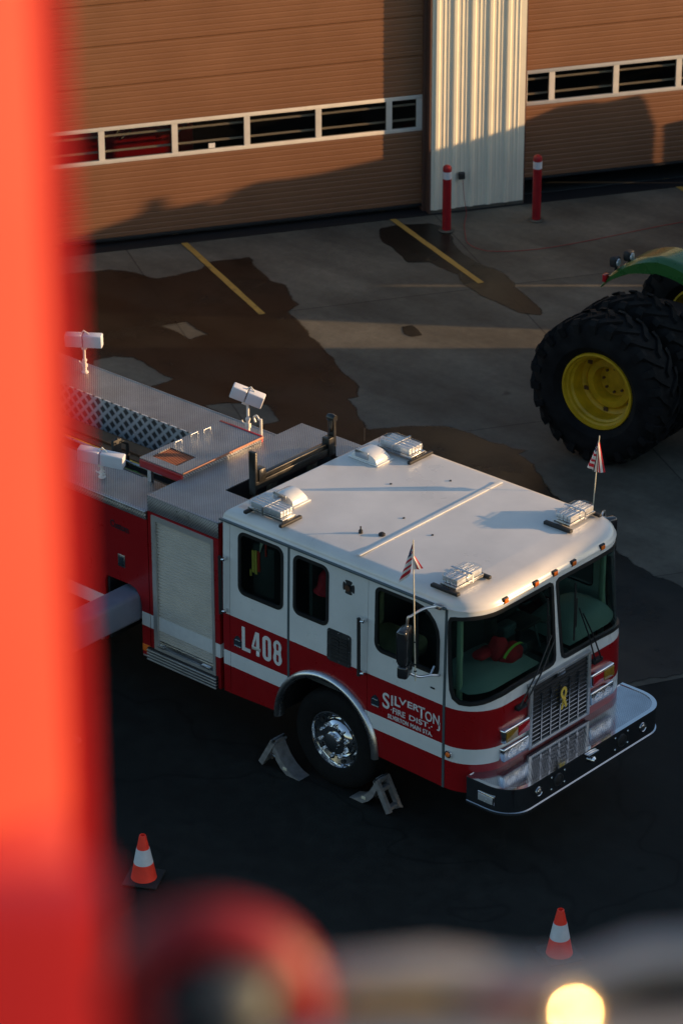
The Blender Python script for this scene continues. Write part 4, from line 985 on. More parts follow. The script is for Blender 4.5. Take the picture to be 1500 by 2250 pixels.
# hood / bag lying on the dash, a helmet and jackets
def blob(c, rx, ry, rz, seed, amp=.18, sub=3):
    b = bmesh.new(); bmesh.ops.create_icosphere(b, subdivisions=sub, radius=1); rnd = random.Random(seed); ph = [rnd.uniform(0, 6) for _ in range(6)]
    for v in b.verts:
        d_ = v.co.normalized(); k = 1 + amp * (math.sin(d_.x * 4 + ph[0]) * math.sin(d_.y * 5 + ph[1]) + .5 * math.sin(d_.z * 8 + ph[2]) * math.sin(d_.x * 7 + ph[3]))
        v.co = Vector((c[0] + d_.x * rx * k, c[1] + d_.y * ry * k, c[2] + d_.z * rz * k))
    return b
bag = empty('turnout_jacket', (1.45, .78, 1.76)); bag['_wl'] = (1.45, .78, 1.76); tag(bag, 'dark red jacket with a lime stripe lying on the dashboard behind the windscreen', 'jacket')
mb = MB(); mb.merge(blob((1.63, .79, 1.80), .09, .155, .125, 4, .08)); mb.merge(blob((1.56, .68, 1.87), .09, .11, .13, 9, .14)); mb.merge(blob((1.50, .56, 1.86), .08, .15, .05, 6, .12)); mb.make('jacket_body', 'coat', bag, 60)
mb = MB(); st_ = []
for k in range(13): t = k / 12; a = -1.35 + 2.3 * t; st_.append(Vector((1.680 + .02 * math.sin(t * 3), .79 + .160 * math.sin(a), 1.80 + .128 * math.cos(a))))
L = [(mb.bm.verts.new(p + Vector((-.012, 0, .006))), mb.bm.verts.new(p + Vector((.016, 0, .002)))) for p in st_]
for a, b_ in zip(L, L[1:]): mb.bm.faces.new((a[0], a[1], b_[1], b_[0]))
mb.make('reflective_stripe', 'hivis', bag, recalc=False)
hel = empty('fire_helmet', (-.2, .22, 2.2)); hel['_wl'] = (-.2, .22, 2.2); tag(hel, 'dark red helmet behind the small side window of the cab', 'helmet')
mb = MB(); mb.lathe([(.17, 2.11), (.172, 2.12), (.13, 2.15), (.125, 2.2), (.115, 2.26), (.08, 2.31), (0, 2.335)], (-.15, .20, 0), n=24); mb.make('helmet_shell', 'coat', hel, 60)
jk = empty('hanging_coat', (-1.0, .25, 2.0)); jk['_wl'] = (-1.0, .25, 2.0); tag(jk, 'dark turnout coat with yellow and orange stripes hanging inside the rear door window', 'coat')
mb = MB(); mb.box(-1.12, -.80, .10, .26, 1.66, 2.36, .06); mb.make('coat_body', 'darkint', jk)
mb = MB(); mb.box(-1.09, -1.06, .088, .10, 2.03, 2.27); mb.box(-1.05, -1.025, .088, .10, 2.02, 2.28); mb.box(-1.12, -1.10, .088, .10, 1.98, 2.05); mb.make('yellow_stripe', 'ylw', jk)
mb = MB(); mb.box(-1.015, -.985, .088, .10, 2.06, 2.28); mb.box(-.91, -.895, .088, .10, 2.26, 2.42, mtx=Matrix.Translation((0, 0, 0))); mb.make('orange_stripe', 'brightred', jk)
mb = MB(); mb.prism([(-.98, 2.28), (-.93, 2.40), (-.90, 2.42), (-.97, 2.42)], .085, .095, 'xz'); mb.make('tag', 'pole', jk)

# ---------------- pump compartment behind the cab
CX0, CX1, CZ = -2.44, -1.46, 2.475
mb = MB(); poly = [(CX0, .60), (CX1, .60), (CX1, 2.30), (CX0, 2.30)]
mb.sheet([poly, rr(-2.35, -1.545, .745, 2.245, .01)], lambda x, z, t: Vector((x, t, z)), (), (), .03); comp = part(mb, 'side_compartment', 'body')
mb = MB(); mb.sheet([rr(-2.39, -1.525, .72, 2.275, .012), rr(-2.335, -1.56, .77, 2.215, .01)], lambda x, z, t: Vector((x, -.008 + t, z)), (), (), .03); part(mb, 'shutter_frame', 'frame', comp)
def shutter():
    mb = MB(); z = .835; pr = []
    while z < 2.215: pr += [(.030, z + .002), (.018, z + .008), (.018, z + .030), (.030, z + .035)]; z += .037
    vs = [(mb.bm.verts.new((-2.34, y, z_)), mb.bm.verts.new((-1.555, y, z_))) for y, z_ in pr]
    for a, b_ in zip(vs, vs[1:]): mb.bm.faces.new((a[0], a[1], b_[1], b_[0]))
    return mb
rs = shutter(); rs = part(rs, 'roller_shutter', 'shutter', comp, 20)
mb = MB(); mb.sheet([[(-2.338, .958), (-1.557, .958), (-1.557, 1.112), (-2.338, 1.112)]], lambda x, z, t: Vector((x, .0155 + t * 1.0, z)), (), (), .002); part(mb, 'reflective_tape', 'letters', comp)
mb = MB(); mb.box(-2.336, -1.559, .004, .03, .775, .835, .006); mb.box(-2.34, -2.25, -.02, .01, .775, .80, .004); mb.box(-1.72, -1.60, -.02, .01, .775, .80, .004); part(mb, 'shutter_bottom_rail', 'dullchrome', comp)
mb = MB(); mb.box(CX0, CX1, .0, .008, 2.302, CZ - .012, .002); mb.box(CX0, CX1, -.004, .03, CZ - .012, CZ + .004, .003); part(mb, 'tread_fascia', 'treadv', comp)
mb = MB()
for k in range(4): mb.box(-2.47, -1.495, -.045, -.005, .60 + k * .034, .60 + k * .034 + .018, .004)
rub = part(mb, 'rub_rail', 'alu', comp)
mb = MB(); mb.box(-2.47, -1.495, -.028, .0, .595, .735); part(mb, 'rub_rail_backing', 'black', rub)
mb = MB(); mb.box(CX0 + .001, CX0 + .03, .031, 2.30, .6, 2.46); mb.box(CX1 - .03, CX1 - .001, .031, 2.30, .6, 2.46); mb.box(CX0, CX1, 2.27, 2.31, .6, 2.46); part(mb, 'compartment_wall', 'body', comp)
# top with the ladder cradle well
WX0, WX1, WY0, WY1 = -1.93, CX1, .60, 1.95
mb = MB(); mb.prism([(CX0, .012), (CX1, .012), (CX1, WY0), (WX0 + .0, WY0), (WX0, WY1), (CX1, WY1), (CX1, 2.315), (CX0, 2.315)], CZ - .012, CZ, 'xy'); top_ = part(mb, 'tread_top', 'tread', comp)
mb = MB(); mb.box(WX0 - .01, WX1, WY0, WY1, 1.88, 1.90); mb.box(WX0 - .012, WX0, WY0, WY1, 1.9, CZ - .013); mb.box(WX0, WX1, WY0 - .012, WY0, 1.9, CZ - .013); mb.box(WX0, WX1, WY1, WY1 + .012, 1.9, CZ - .013); part(mb, 'cradle_well', 'darkmetal', comp)
# cradle: black U frame across the truck
mb = MB(); x = -1.60
mb.box(x - .05, x + .05, .66, 1.86, 2.565, 2.655, .008); mb.box(x - .03, x + .03, .74, 1.78, 2.655, 2.70, .006); mb.box(x - .04, x + .04, .9, .98, 1.9, 2.57, .004); mb.box(x - .04, x + .04, 1.5, 1.58, 1.9, 2.57, .004)
mb.box(x - .045, x + .045, .65, .69, 2.50, 2.98, .006); mb.box(x - .035, x + .055, .70, .80, 2.64, 2.78, .006)
mb.box(x - .045, x + .045, 1.83, 1.87, 2.50, 2.96, .008); mb.box(x - .04, x + .06, 1.74, 1.82, 2.56, 2.76, .006); mb.lathe([(.035, -.05), (.045, 0), (.035, .05)], (x, 1.85, 2.95), 'x', 12); mb.tube([(x, 1.84, 2.80), (x + .03, 1.80, 2.86), (x + .03, 1.82, 2.95)], .014, 8)
cr_ = part(mb, 'ladder_cradle', 'cradle')

# ---------------- rear body: near and far decks, hose bed between them
ND, FD = 2.285, 2.215
RB = -8.2
mb = MB(); hole = [(-3.09, .60), (-3.09, 1.30), (-3.06, 1.36), (-2.72, 1.365), (-2.64, 1.34), (-2.585, 1.27), (-2.565, 1.18), (-2.565, .60)]
mb.sheet([[(RB, .60), *hole, (-2.452, .60), (-2.452, 2.19), (RB, 2.19)]], lambda x, z, t: Vector((x, t, z)), (), (), .03); rbod = part(mb, 'rear_body', 'body')
mb = MB(); mb.box(-2.565, -2.452, -.003, .0, .66, .74, .001); part(mb, 'corner_marker', 'amber', rbod)
mb = MB(); mb.box(-2.56, -2.452, -.001, .002, .60, .62); mb.box(RB, -3.12, -.045, -.004, .60, .62); mb.box(RB, -3.12, -.045, -.004, .64, .66); mb.box(RB, -3.12, -.045, -.004, .68, .70); part(mb, 'rub_rail', 'alu', rbod)
mb = MB(); mb.box(RB, -2.46, -.012, .018, 2.192, 2.272, .004); mb.box(RB, -2.46, -.022, .03, 2.258, 2.287, .006); part(mb, 'body_edge_trim', 'trimtread', rbod)
mb = MB(); mb.box(RB, -2.452, .031, .57, ND - .012, ND, .0); part(mb, 'near_deck', 'tread', rbod)
mb = MB(); mb.box(RB, -3.05, .55, .575, 1.9, ND + .004); part(mb, 'hose_bed_side', 'darkmetal', rbod)
mb = MB(); mb.box(RB, -2.452, .575, 1.77, 1.62, 1.66); mb.box(-2.50, -2.455, .03, 2.3, 1.66, 2.2); part(mb, 'hose_bed_floor', 'darkint', rbod)
mb = MB(); mb.box(RB, -2.50, 1.77, 2.33, FD - .012, FD); mb.box(RB, -2.50, 2.322, 2.338, FD - .03, FD + .006, .003); part(mb, 'far_deck', 'tread', rbod)
mb = MB(); mb.box(RB, -2.50, 1.755, 1.77, 1.66, FD + .004); part(mb, 'hose_bed_liner', 'quilt', rbod)
mb = MB(); mb.box(RB, -2.45, 2.30, 2.33, .6, FD - .031); mb.box(RB, RB + .03, .03, 2.3, .6, 2.18); part(mb, 'rear_body_far_side', 'body', rbod)
mb = MB(); mb.box(-3.08, -3.05, .031, .9, .62, 1.6); mb.box(-3.06, -2.50, .60, .63, .62, 1.6); mb.box(-3.05, -2.5, .031, .6, 1.38, 1.40); part(mb, 'outrigger_housing', 'black', rbod)
# charged hose and ladder beam lying in the bed
mb = MB()
for k, y in enumerate((.78, .95, 1.12)): mb.box(RB, -2.95, y - .07, y + .07, 1.66, 1.84 + .03 * k, .03)
part(mb, 'folded_hose', 'brown', rbod)
mb = MB(); mb.box(RB, -2.9, 1.30, 1.62, 1.86, 1.94, .01); mb.box(RB, -2.9, 1.38, 1.56, 1.94, 1.97, .01); part(mb, 'suction_tray', 'brown', rbod)
mb = MB(); mb.box(RB, -2.9, 1.05, 1.075, 2.05, 2.075, .003); part(mb, 'yellow_pole', 'yellow', rbod)
mb = MB(); mb.tube([(RB, .66, 2.20), (-3.05, .66, 2.20)], .02, 8); mb.tube([(RB, .84, 2.20), (-3.05, .84, 2.20)], .014, 8); part(mb, 'bed_rail', 'dullchrome', rbod)
mb = MB(); mb.merge(blob((-3.45, .74, 2.06), .30, .10, .10, 3, .25)); mb.merge(blob((-4.1, .74, 2.06), .3, .10, .10, 5, .25)); part(mb, 'green_hose_bundle', 'greencloth', rbod, 60)
mb = MB(); mb.box(-3.66, -3.62, .70, .82, 1.9, 2.46, .01); mb.tube([(-3.64, .76, 2.46), (-3.64, .92, 2.36), (-3.64, .92, 2.1)], .02, 8); part(mb, 'hose_bracket', 'black', rbod)
# cream bent plate between deck and hatch
mb = MB(); mb.prism([(-3.42, 1.60), (-3.36, 1.70), (-3.02, 1.78), (-2.98, 1.72), (-3.30, 1.45), (-3.40, 1.46)], 2.22, 2.235, 'xy'); part(mb, 'bent_plate', 'cream', rbod)
# hatch
HX0, HX1, HY0, HY1, HZ = -3.035, -2.43, .50, 1.70, 2.535
mb = MB(); mb.prism([(HX0, HY0), (HX1, HY0), (HX1, HY1), (HX0, HY1)], HZ - .012, HZ, 'xy', holes=[[(-2.96, .60), (-2.60, .60), (-2.60, .88), (-2.96, .88)]]); hat = part(mb, 'hatch_lid', 'tread')
mb = MB(); mb.box(HX0 + .01, HX1 - .0, HY0 - .02, HY0 + .02, HZ - .10, HZ - .013, .008); mb.box(HX0 - .0, HX0 + .03, HY0, HY1, HZ - .10, HZ - .013, .006); mb.box(HX0, HX1, HY1 - .02, HY1 + .012, HZ - .10, HZ + .006, .006); part(mb, 'hatch_frame', 'red', hat)
mb = MB(); mb.box(HX0 + .03, HX1, HY0 + .06, HY1 - .02, HZ - .11, HZ - .07); part(mb, 'hatch_underside', 'black', hat)
mb = MB()
for k in range(14): x = -2.955 + k * .027; mb.box(x, x + .010, .60, .88, HZ - .016, HZ - .006, 0, mtx=None)
part(mb, 'hatch_grating', 'grate', hat)
mb = MB(); mb.box(HX1 - .03, HX1 - .001, HY0, HY1, HZ - .07, HZ - .013, .004); part(mb, 'hatch_front_edge', 'treadv', hat)
mb = MB(); mb.box(HX1 - .002, HX1 + .016, HY0, HY1, HZ - .018, HZ + .006, .005); part(mb, 'hatch_edge_strip', 'orangestrip', hat)
mb = MB()
for x, y in ((-2.98, 1.25), (-2.97, 1.0), (-2.96, 1.42)): mb.tube([(x, y - .05, HZ), (x, y - .05, HZ + .03), (x, y + .05, HZ + .03), (x, y + .05, HZ)], .007, 6)
part(mb, 'hatch_handle', 'chrome', hat)
mb = MB(); mb.box(-2.95, -2.90, .52, .56, ND - .01, HZ - .10); mb.box(-2.50, -2.46, .52, .56, ND - .01, HZ - .10); mb.box(-3.0, -2.95, 1.64, 1.69, FD - .01, HZ - .1); part(mb, 'hatch_support', 'alu', hat)
# outrigger beam
mb = MB(); mb.box(-2.88, -2.595, -1.35, .50, .98, 1.30, .045, seg=3); out_ = part(mb, 'outrigger', 'greypaint')
mb = MB(); mb.box(-2.84, -2.635, -1.32, -1.12, .10, .975, .02); mb.box(-2.98, -2.50, -1.46, -.98, .006, .06, .01); mb.lathe([(.09, .06), (.06, .12), (.05, .3)], (-2.74, -1.22, 0), n=16); part(mb, 'outrigger_foot', 'greypaint', out_)
# script badge and small plate on the rear body
text_mesh('body_script', [('Custom', -2.98, -2.72, 1.955, 2.035, .015, -.01)], 'badge', None, y=-.005).parent = rbod
mb = MB(); mb.box(-2.885, -2.785, -.008, .0, 1.53, 1.67, .004); lp = part(mb, 'access_latch', 'dullchrome', rbod)
mb = MB(); mb.box(-2.868, -2.802, -.012, -.008, 1.55, 1.65, .003); part(mb, 'latch_paddle', 'latchface', lp)
# floodlights on posts
def flood(x, y, z0, h, rz, tilt, L=.40, sw=.0):
    mb = MB(); mb.lathe([(.04, z0), (.04, z0 + .012), (.022, z0 + .02), (.020, z0 + h * .45), (.027, z0 + h * .46), (.027, z0 + h * .52), (.015, z0 + h * .54), (.015, z0 + h)], (x, y, 0), n=14)
    mb.tube([(x - .02, y, z0 + h * .3), (x - .07, y - .01, z0 + h * .34), (x - .08, y - .01, z0 + h * .40)], .008, 6); mb.box(x - .03, x + .03, y - .02, y + .02, z0 + h * .22, z0 + h * .36, .006)
    p_ = part(mb, 'floodlight_post', 'cream')
    bs = Matrix.Translation((x, y, z0 + h + .09)) @ Matrix.Rotation(rz, 4, 'Z') @ Matrix.Rotation(tilt, 4, 'X') @ Matrix.Rotation(sw, 4, 'Y')
    for sgn in (-1, 1):
        mb = MB(); a, b_ = (-.005, L / 2) if sgn > 0 else (-L / 2, -.015); mb.box(a, b_, -.055, .05, -.075, .075, .014, seg=3, mtx=bs); hd = part(mb, 'lamp_head', 'floodwhite', p_)
        mb = MB(); mb.box(a + .015, b_ - .015, .051, .055, -.06, .06, .003, mtx=bs); part(mb, 'lamp_glass', 'lampmod', p_)
    mb = MB(); mb.box(-.03, .03, -.03, .03, -.11, -.076, .006, mtx=bs); mb.tube([bs @ Vector((-.03, 0, .076)), bs @ Vector((0, .01, .11)), bs @ Vector((.06, 0, .076))], .008, 6); part(mb, 'lamp_yoke', 'cream', p_)
flood(-5.53, 2.15, FD, .30, rad(35), .1, .42)
flood(-3.06, 2.15, FD, .36, rad(30), .15, .36, .35)
flood(-3.36, .27, ND, .14, rad(25), .15, .50, .1)
mb = MB(); mb.tube([(-2.92, 2.2, FD), (-2.92, 2.2, FD + .20)], .016, 8); mb.tube(smooth_pts([Vector(q) for q in ((-3.0, 2.2, FD + .14), (-3.02, 2.2, FD + .19), (-2.98, 2.2, FD + .22), (-2.94, 2.2, FD + .18))]), .012, 6); part(mb, 'lamp_stow_hook', 'cream', rbod)

# ================================================================== WHEEL CHOCKS
def chock(name_label, x, y, mir_):
    r_ = empty('wheel_chock', (x, y, 0), 0); tag(r_, name_label, 'wheel chock', 'folding wheel chocks')
    g = 1 if not mir_ else -1
    th = .035
    # curved ramp: side plates and slatted back
    ramp_o = [(0, .0), (.10, .03), (.20, .09), (.29, .18), (.36, .29), (.40, .385)]
    ramp_i = [(.43, .36), (.41, .25), (.36, .14), (.29, .06), (.20, .0)]
    mb = MB(); P = [(g * a, b_) for a, b_ in ramp_o + ramp_i]
    for y0 in (-.075, .05): mb.prism(P, y0, y0 + .025, 'xz')
    mb.make('curved_arm', 'chock', r_)
    mb = MB()
    for k in range(len(ramp_o) - 1):
        a, b_ = Vector((g * ramp_o[k][0], 0, ramp_o[k][1])), Vector((g * ramp_o[k + 1][0], 0, ramp_o[k + 1][1]))
        for t0, t1 in ((.0, 1.0),): p, q = a.lerp(b_, t0), a.lerp(b_, t1); mb.prism([(p.x, p.z), (q.x, q.z), (q.x + g * .015, q.z - .012), (p.x + g * .015, p.z - .012)], -.049, .049, 'xz')
    mb.make('ramp_plate', 'chock', r_)
    # prop leg
    mb = MB(); A, B_ = Vector((g * .40, 0, .375)), Vector((g * .60, 0, .02)); n_ = Vector((g * .03, 0, .018))
    for y0 in (-.085, .055): mb.prism([(A.x - n_.x, A.z - n_.z), (B_.x - n_.x, B_.z - n_.z), (B_.x + n_.x, B_.z + n_.z), (A.x + n_.x, A.z + n_.z)], y0, y0 + .04, 'xz')
    for t in (.04, .30, .88): p = A.lerp(B_, t); mb.box(p.x - .03, p.x + .03, -.054, .054, p.z - .02, p.z + .03, .004)
    for t in (.45, .55, .65, .75, .97): p = A.lerp(B_, t); mb.box(p.x - .025, p.x + .04, .086, .10, p.z - .012, p.z + .012, .002)
    mb.make('prop_leg', 'chock', r_)
    mb = MB(); mb.tube([(g * .40, -.092, .375), (g * .40, .092, .375)], .018, 10); mb.make('hinge_pin', 'dullchrome', r_); mb = MB(); mb.tube([(g * .2, -.02, .05), (g * .5, -.02, .16)], .009, 6); mb.make('lock_bar', 'dullchrome', r_); mb = MB(); mb.box(g * .22 - .03, g * .22 + .03, -.079, -.0755, .06, .10, .001); mb.make('label_plate', 'pole', r_)
    r_.scale = (.86, 1.05, .86)
    return r_
ca = chock('grey folding wheel chock leaning against the front of the truck tyre, under the cab', .25, .10, False)
cb = chock('grey folding wheel chock at the rear of the truck tyre, left of the wheel', -.33, .0, True)

# ================================================================== TRACTOR
tr = empty('tractor', (-2.68, 7.71, 0), rad(6)); tag(tr, 'green tractor with huge dual tyres and yellow rims, cut off by the right edge', 'tractor')
def tract_wheel(y, deep, R=.93, parent=tr, x=0., wdt=.52, Rr=.475):
    w_ = empty('wheel', (x, y, R), 0, parent); h = wdt / 2
    mb = MB(); prof = [(Rr, -h + .10), (Rr + .02, -h + .07), (Rr + .10, -h + .01), (Rr + .24, -h - .0), (R - .10, -h + .03), (R - .045, -h + .08), (R - .04, 0), (R - .045, h - .08), (R - .10, h - .03), (Rr + .24, h), (Rr + .1, h - .01), (Rr, h - .1)]
    mb.lathe(prof, (0, 0, 0), 'y', 64, cap=False)
    n_l = 23
    for k in range(n_l):
        for side in (-1, 1):
            a0 = 2 * PI * (k + (.5 if side > 0 else 0)) / n_l; vs = []
            for t, yy in ((0, side * .01), (.5, side * h * .62), (1., side * (h - .02))):
                a = a0 + side * 0 + t * .26; w2_ = .040 + .012 * t
                for rr_ in (R - .06 - .03 * t, R - .02 * t * t * 1.5):
                    for da in (-w2_, w2_): vs.append((rr_ * math.cos(a + da), yy, rr_ * math.sin(a + da)))
            fs = []
            for q in (0, 4): fs += [(q, q + 1, q + 5, q + 4), (q + 2, q + 3, q + 7, q + 6), (q, q + 2, q + 6, q + 4), (q + 1, q + 3, q + 7, q + 5)]
            fs += [(0, 1, 3, 2), (8, 9, 11, 10)]; mb.add(vs, fs)
            # shoulder lug running down the side wall
            a = a0 + .26; vs = []
            for yy, rr_ in ((side * (h - .04), R - .01), (side * (h + .015), R - .06), (side * (h + .012), R - .17)):
                for dy in (0, -side * .05):
                    for da in (-.05, .05): vs.append((rr_ * math.cos(a + da), yy + dy, rr_ * math.sin(a + da)))
            fs = [(0, 1, 3, 2), (8, 9, 11, 10)]
            for q in (0, 4): fs += [(q, q + 1, q + 5, q + 4), (q + 2, q + 3, q + 7, q + 6), (q, q + 2, q + 6, q + 4), (q + 1, q + 3, q + 7, q + 5)]
            mb.add(vs, fs)
    mb.make('tyre', 'tractyre', w_, 30)
    s_ = -1
    dd = deep
    mb = MB(); mb.lathe([(Rr + .012, -h + .085), (Rr + .005, -h + .06), (Rr - .02, -h + .058), (Rr - .03, -h + .10), (Rr - .055, -h + .11), (Rr - .06, -h + .15), (Rr - .085, -h + .17), (Rr - .09, dd - .02), (Rr - .12, dd), (.33, dd), (.30, dd - .03), (.22, dd - .035), (.205, dd + .02), (.20, dd + .11), (.10, dd + .115), (0, dd + .10)], (0, 0, 0), 'y', 48, cap=False); rm = mb.make('rim', 'yellow', w_, 40)
    mb = MB()
    for k in range(8): a = 2 * PI * k / 8; mb.lathe([(.016, dd + .113), (.016, dd + .085), (0, dd + .08)], (.15 * math.cos(a), 0, .15 * math.sin(a)), 'y', 8)
    for k in range(6): a = 2 * PI * k / 6 + .4; mb.box(.35 * math.cos(a) - .03, .35 * math.cos(a) + .03, dd - .02, dd - .002, .35 * math.sin(a) - .025, .35 * math.sin(a) + .025, .004)
    mb.make('rim_bolt', 'rust', w_)
    return w_
tract_wheel(.26, .12); tract_wheel(.92, -.05)
tract_wheel(2.75, 0); tract_wheel(3.42, 0)
tract_wheel(.90, -.05, R=.72, x=2.75, wdt=.42, Rr=.36); tract_wheel(2.80, -.05, R=.72, x=2.75, wdt=.42, Rr=.36)
mb = MB(); mb.tube([(0, .5, .93), (0, 3.3, .93)], .11, 14); mb.box(-.45, .9, 1.45, 2.25, .62, 1.15, .08); mb.box(.9, 3.2, 1.6, 2.1, .62, .95, .05); mb.tube([(2.75, .9, .72), (2.75, 2.8, .72)], .07, 10); mb.make('chassis', 'darkmetal', tr)
mb = MB(); mb.box(-.50, 1.4, 1.36, 2.34, .60, 1.30, .10); mb.make('transmission_housing', 'black', tr)
mb = MB(); mb.box(1.25, 3.7, 1.45, 2.25, .98, 1.75, .16, seg=4); mb.box(3.55, 3.75, 1.55, 2.15, .8, 1.6, .05); mb.make('bonnet', 'green', tr)
def fender(y0, y1, a_start):
    mb = MB(); prof = []
    for k in range(17):
        a = rad(a_start - k * 6.4); R = 1.10 + .18 * min(1, k / 7); prof.append((R * math.cos(a), .93 + R * math.sin(a) * (.99 if k < 4 else 1)))
    rows = []
    for k, (x, z) in enumerate(prof):
        s_ = min(1, .25 + k / 8)
        rows.append([mb.bm.verts.new((x, y0, z - .20 * s_)), mb.bm.verts.new((x, y0 - .0, z - .05)), mb.bm.verts.new((x, y0 + .05, z - .008)), mb.bm.verts.new((x, y0 + .12, z)), mb.bm.verts.new((x, y1, z)), mb.bm.verts.new((x * .985, y1, z - .03)), mb.bm.verts.new((x * .985, y0 + .12, z - .03)), mb.bm.verts.new((x * .985, y0 + .03, z - .21 * s_))])
    for a, b_ in zip(rows, rows[1:]):
        for i in range(8): mb.bm.faces.new((a[i], a[(i + 1) % 8], b_[(i + 1) % 8], b_[i]))
    mb.bm.faces.new(rows[0]); mb.bm.faces.new(rows[-1][::-1]); return mb.make('fender', 'green', tr, 50)
f1 = fender(1.36, 1.82, 134.5); fender(2.35, 2.75, 96)
for dx, dy, dz in ((0, 0, 0), (.10, .10, .05)):
    mb = MB(); x, y, z = -.62 + dx, 1.46 + dy * 1.5, 1.95 + dz; mb.box(x - .065, x + .035, y - .065, y + .065, z - .02, z + .11, .028, seg=3); mb.tube([(x, y, z), (x, y, z - .10)], .018, 8); l_ = mb.make('work_light', 'black', tr)
    mb = MB(); mb.lathe([(.05, .032), (.045, .045), (0, .05)], (x, y, z + .04), 'x', 14); mb.make('lens', 'lampmod', l_)
mb = MB(); mb.box(-.74, -.69, 1.34, 1.42, 1.74, 1.84, .01); mb.make('tail_light', 'redlens', tr)
mb = MB()
for x, y in ((.55, 1.5), (.55, 2.2), (1.35, 1.5), (1.35, 2.2)): mb.box(x - .03, x + .03, y - .03, y + .03, 1.3, 2.75)
mb.box(.45, 1.45, 1.4, 2.3, 2.75, 2.87, .04); mb.box(.5, 1.4, 1.46, 2.24, 1.15, 1.35, .03); mb.make('cab_frame', 'green', tr)
mb = MB(); mb.box(.56, .57, 1.53, 2.17, 1.36, 2.74); mb.box(.58, 1.32, 1.49, 1.50, 1.36, 2.74); mb.box(.58, 1.32, 2.2, 2.21, 1.36, 2.74); mb.make('cab_glass', 'sideglass', tr)
mb = MB(); mb.box(-.85, -.05, 1.6, 2.1, 1.15, 1.25, .04); mb.make('rear_hitch_cover', 'green', tr)

# ================================================================== ADDED SHADOW CASTERS OUT OF FRAME (stand-in vehicles shaped to throw the evening shadows)
S_ = Vector((math.cos(rad(SUN_AZ)), math.sin(rad(SUN_AZ)), 0)); U_ = Vector((-S_.y, S_.x, 0))
def SU(s, u, z=0): v = S_ * s + U_ * u; return Vector((v.x, v.y, z))
tn = math.tan(rad(SUN_EL))
def local(name, s, u, lab, cat, grp=None):
    o = empty(name, SU(s, u), rad(SUN_AZ)); tag(o, lab, cat, grp); return o   # local x toward the sun, y across
# unseen trailer added across the sunlight to shade the truck below its roof
tl = local('shadow_caster_trailer', 14.3, -.5, 'unseen long white box trailer added beyond the right edge to shade the truck', 'trailer')
HA = 2.42 + (14.3 - 2.3) * tn
mb = MB(); mb.box(-1.25, 1.25, -9.5, 7.6, 1.05, HA, .04); mb.make('trailer_body', 'white', tl)
mb = MB(); mb.box(-.5, .5, -9.3, 7.4, .75, 1.05, .02); mb.box(-1.2, 1.2, -9.3, 7.4, .25, 1.04, .02); mb.make('side_skirt', 'darkmetal', tl)
for y in (-8.2, -7, -5.8, -2, 1.5, 5.2, 6.4):
    mb = MB(); mb.lathe([(.3, -1.22), (.5, -1.20), (.52, -1.1), (.52, 1.1), (.5, 1.2), (.3, 1.22)], (0, y, .52), 'x', 24); mb.make('tyre', 'tyre', tl)
# unseen vans added nearer the doors; roof outlines shaped by the shadows wanted
def van(s, prof, lab, thick=1.9):
    u0 = prof[0][0]; o = local('shadow_caster_van', s, u0, lab, 'van', 'unseen vans added for their shadows')
    k = (20 - s) * tn; P = [(u - u0, h - k) for u, h in prof]; x1 = P[-1][0]
    mb = MB(); mb.prism([(0, .35)] + [(x1, .35)] + P[::-1], -thick / 2, thick / 2, 'yz'); b_ = mb.make('van_body', 'greypaint', o)
    mb = MB(); hm = min(h for u, h in prof) - k; mb.box(-thick / 2 - .006, thick / 2 + .006, .25, x1 - .25, max(.8, hm - .75), hm - .22, .01); mb.make('side_window', 'gasket', b_)
    mb = MB(); mb.box(-thick / 2 - .02, thick / 2 + .02, .0, x1, .40, .52, .01); mb.make('side_moulding', 'black', b_)
    for y in (.45, max(1.0, x1 - .5)):
        mb = MB(); mb.lathe([(.2, -thick / 2 + .02), (.36, -thick / 2 + .04), (.36, thick / 2 - .04), (.2, thick / 2 - .02)], (0, min(y, x1 - .3), .362), 'x', 22); mb.make('tyre', 'tyre', o)
    mb = MB(); mb.box(-.7, .7, .1, x1 - .1, .05, .36, .02); mb.make('underside', 'black', o)
    return o
van(11.0, [(7.0, 4.5), (8.6, 4.5), (8.9, 4.45), (10.6, 4.45), (10.85, 4.4), (11.07, 4.3)], 'unseen tall grey van added beyond the tractor to shade it and the ground')
van(9.6, [(11.60, 2.45), (11.78, 2.76), (12.11, 3.25), (12.35, 3.72), (13.16, 3.78)], 'unseen low grey van added to bound the strip of sunlight')
van(9.6, [(13.23, 3.60), (14.60, 3.79), (14.80, 3.86), (14.84, 4.05), (14.90, 4.04), (14.94, 3.83), (15.07, 3.82), (15.15, 3.71), (15.22, 3.84), (15.31, 3.90), (15.43, 3.84), (15.59, 3.74), (15.88, 3.76), (16.29, 3.79), (16.51, 3.78), (16.65, 3.86), (16.79, 3.80), (16.87, 3.73), (17.02, 3.72), (17.05, 3.60), (17.08, 3.33), (17.1, 3.17)], 'unseen long grey van added, its roof shaped for the shadow on the doors')
van(9.6, [(17.13, 3.17), (17.24, 3.16), (17.6, 3.3), (18.2, 3.5), (22.5, 3.5)], 'unseen grey van added at the far end of the row for its shadow')
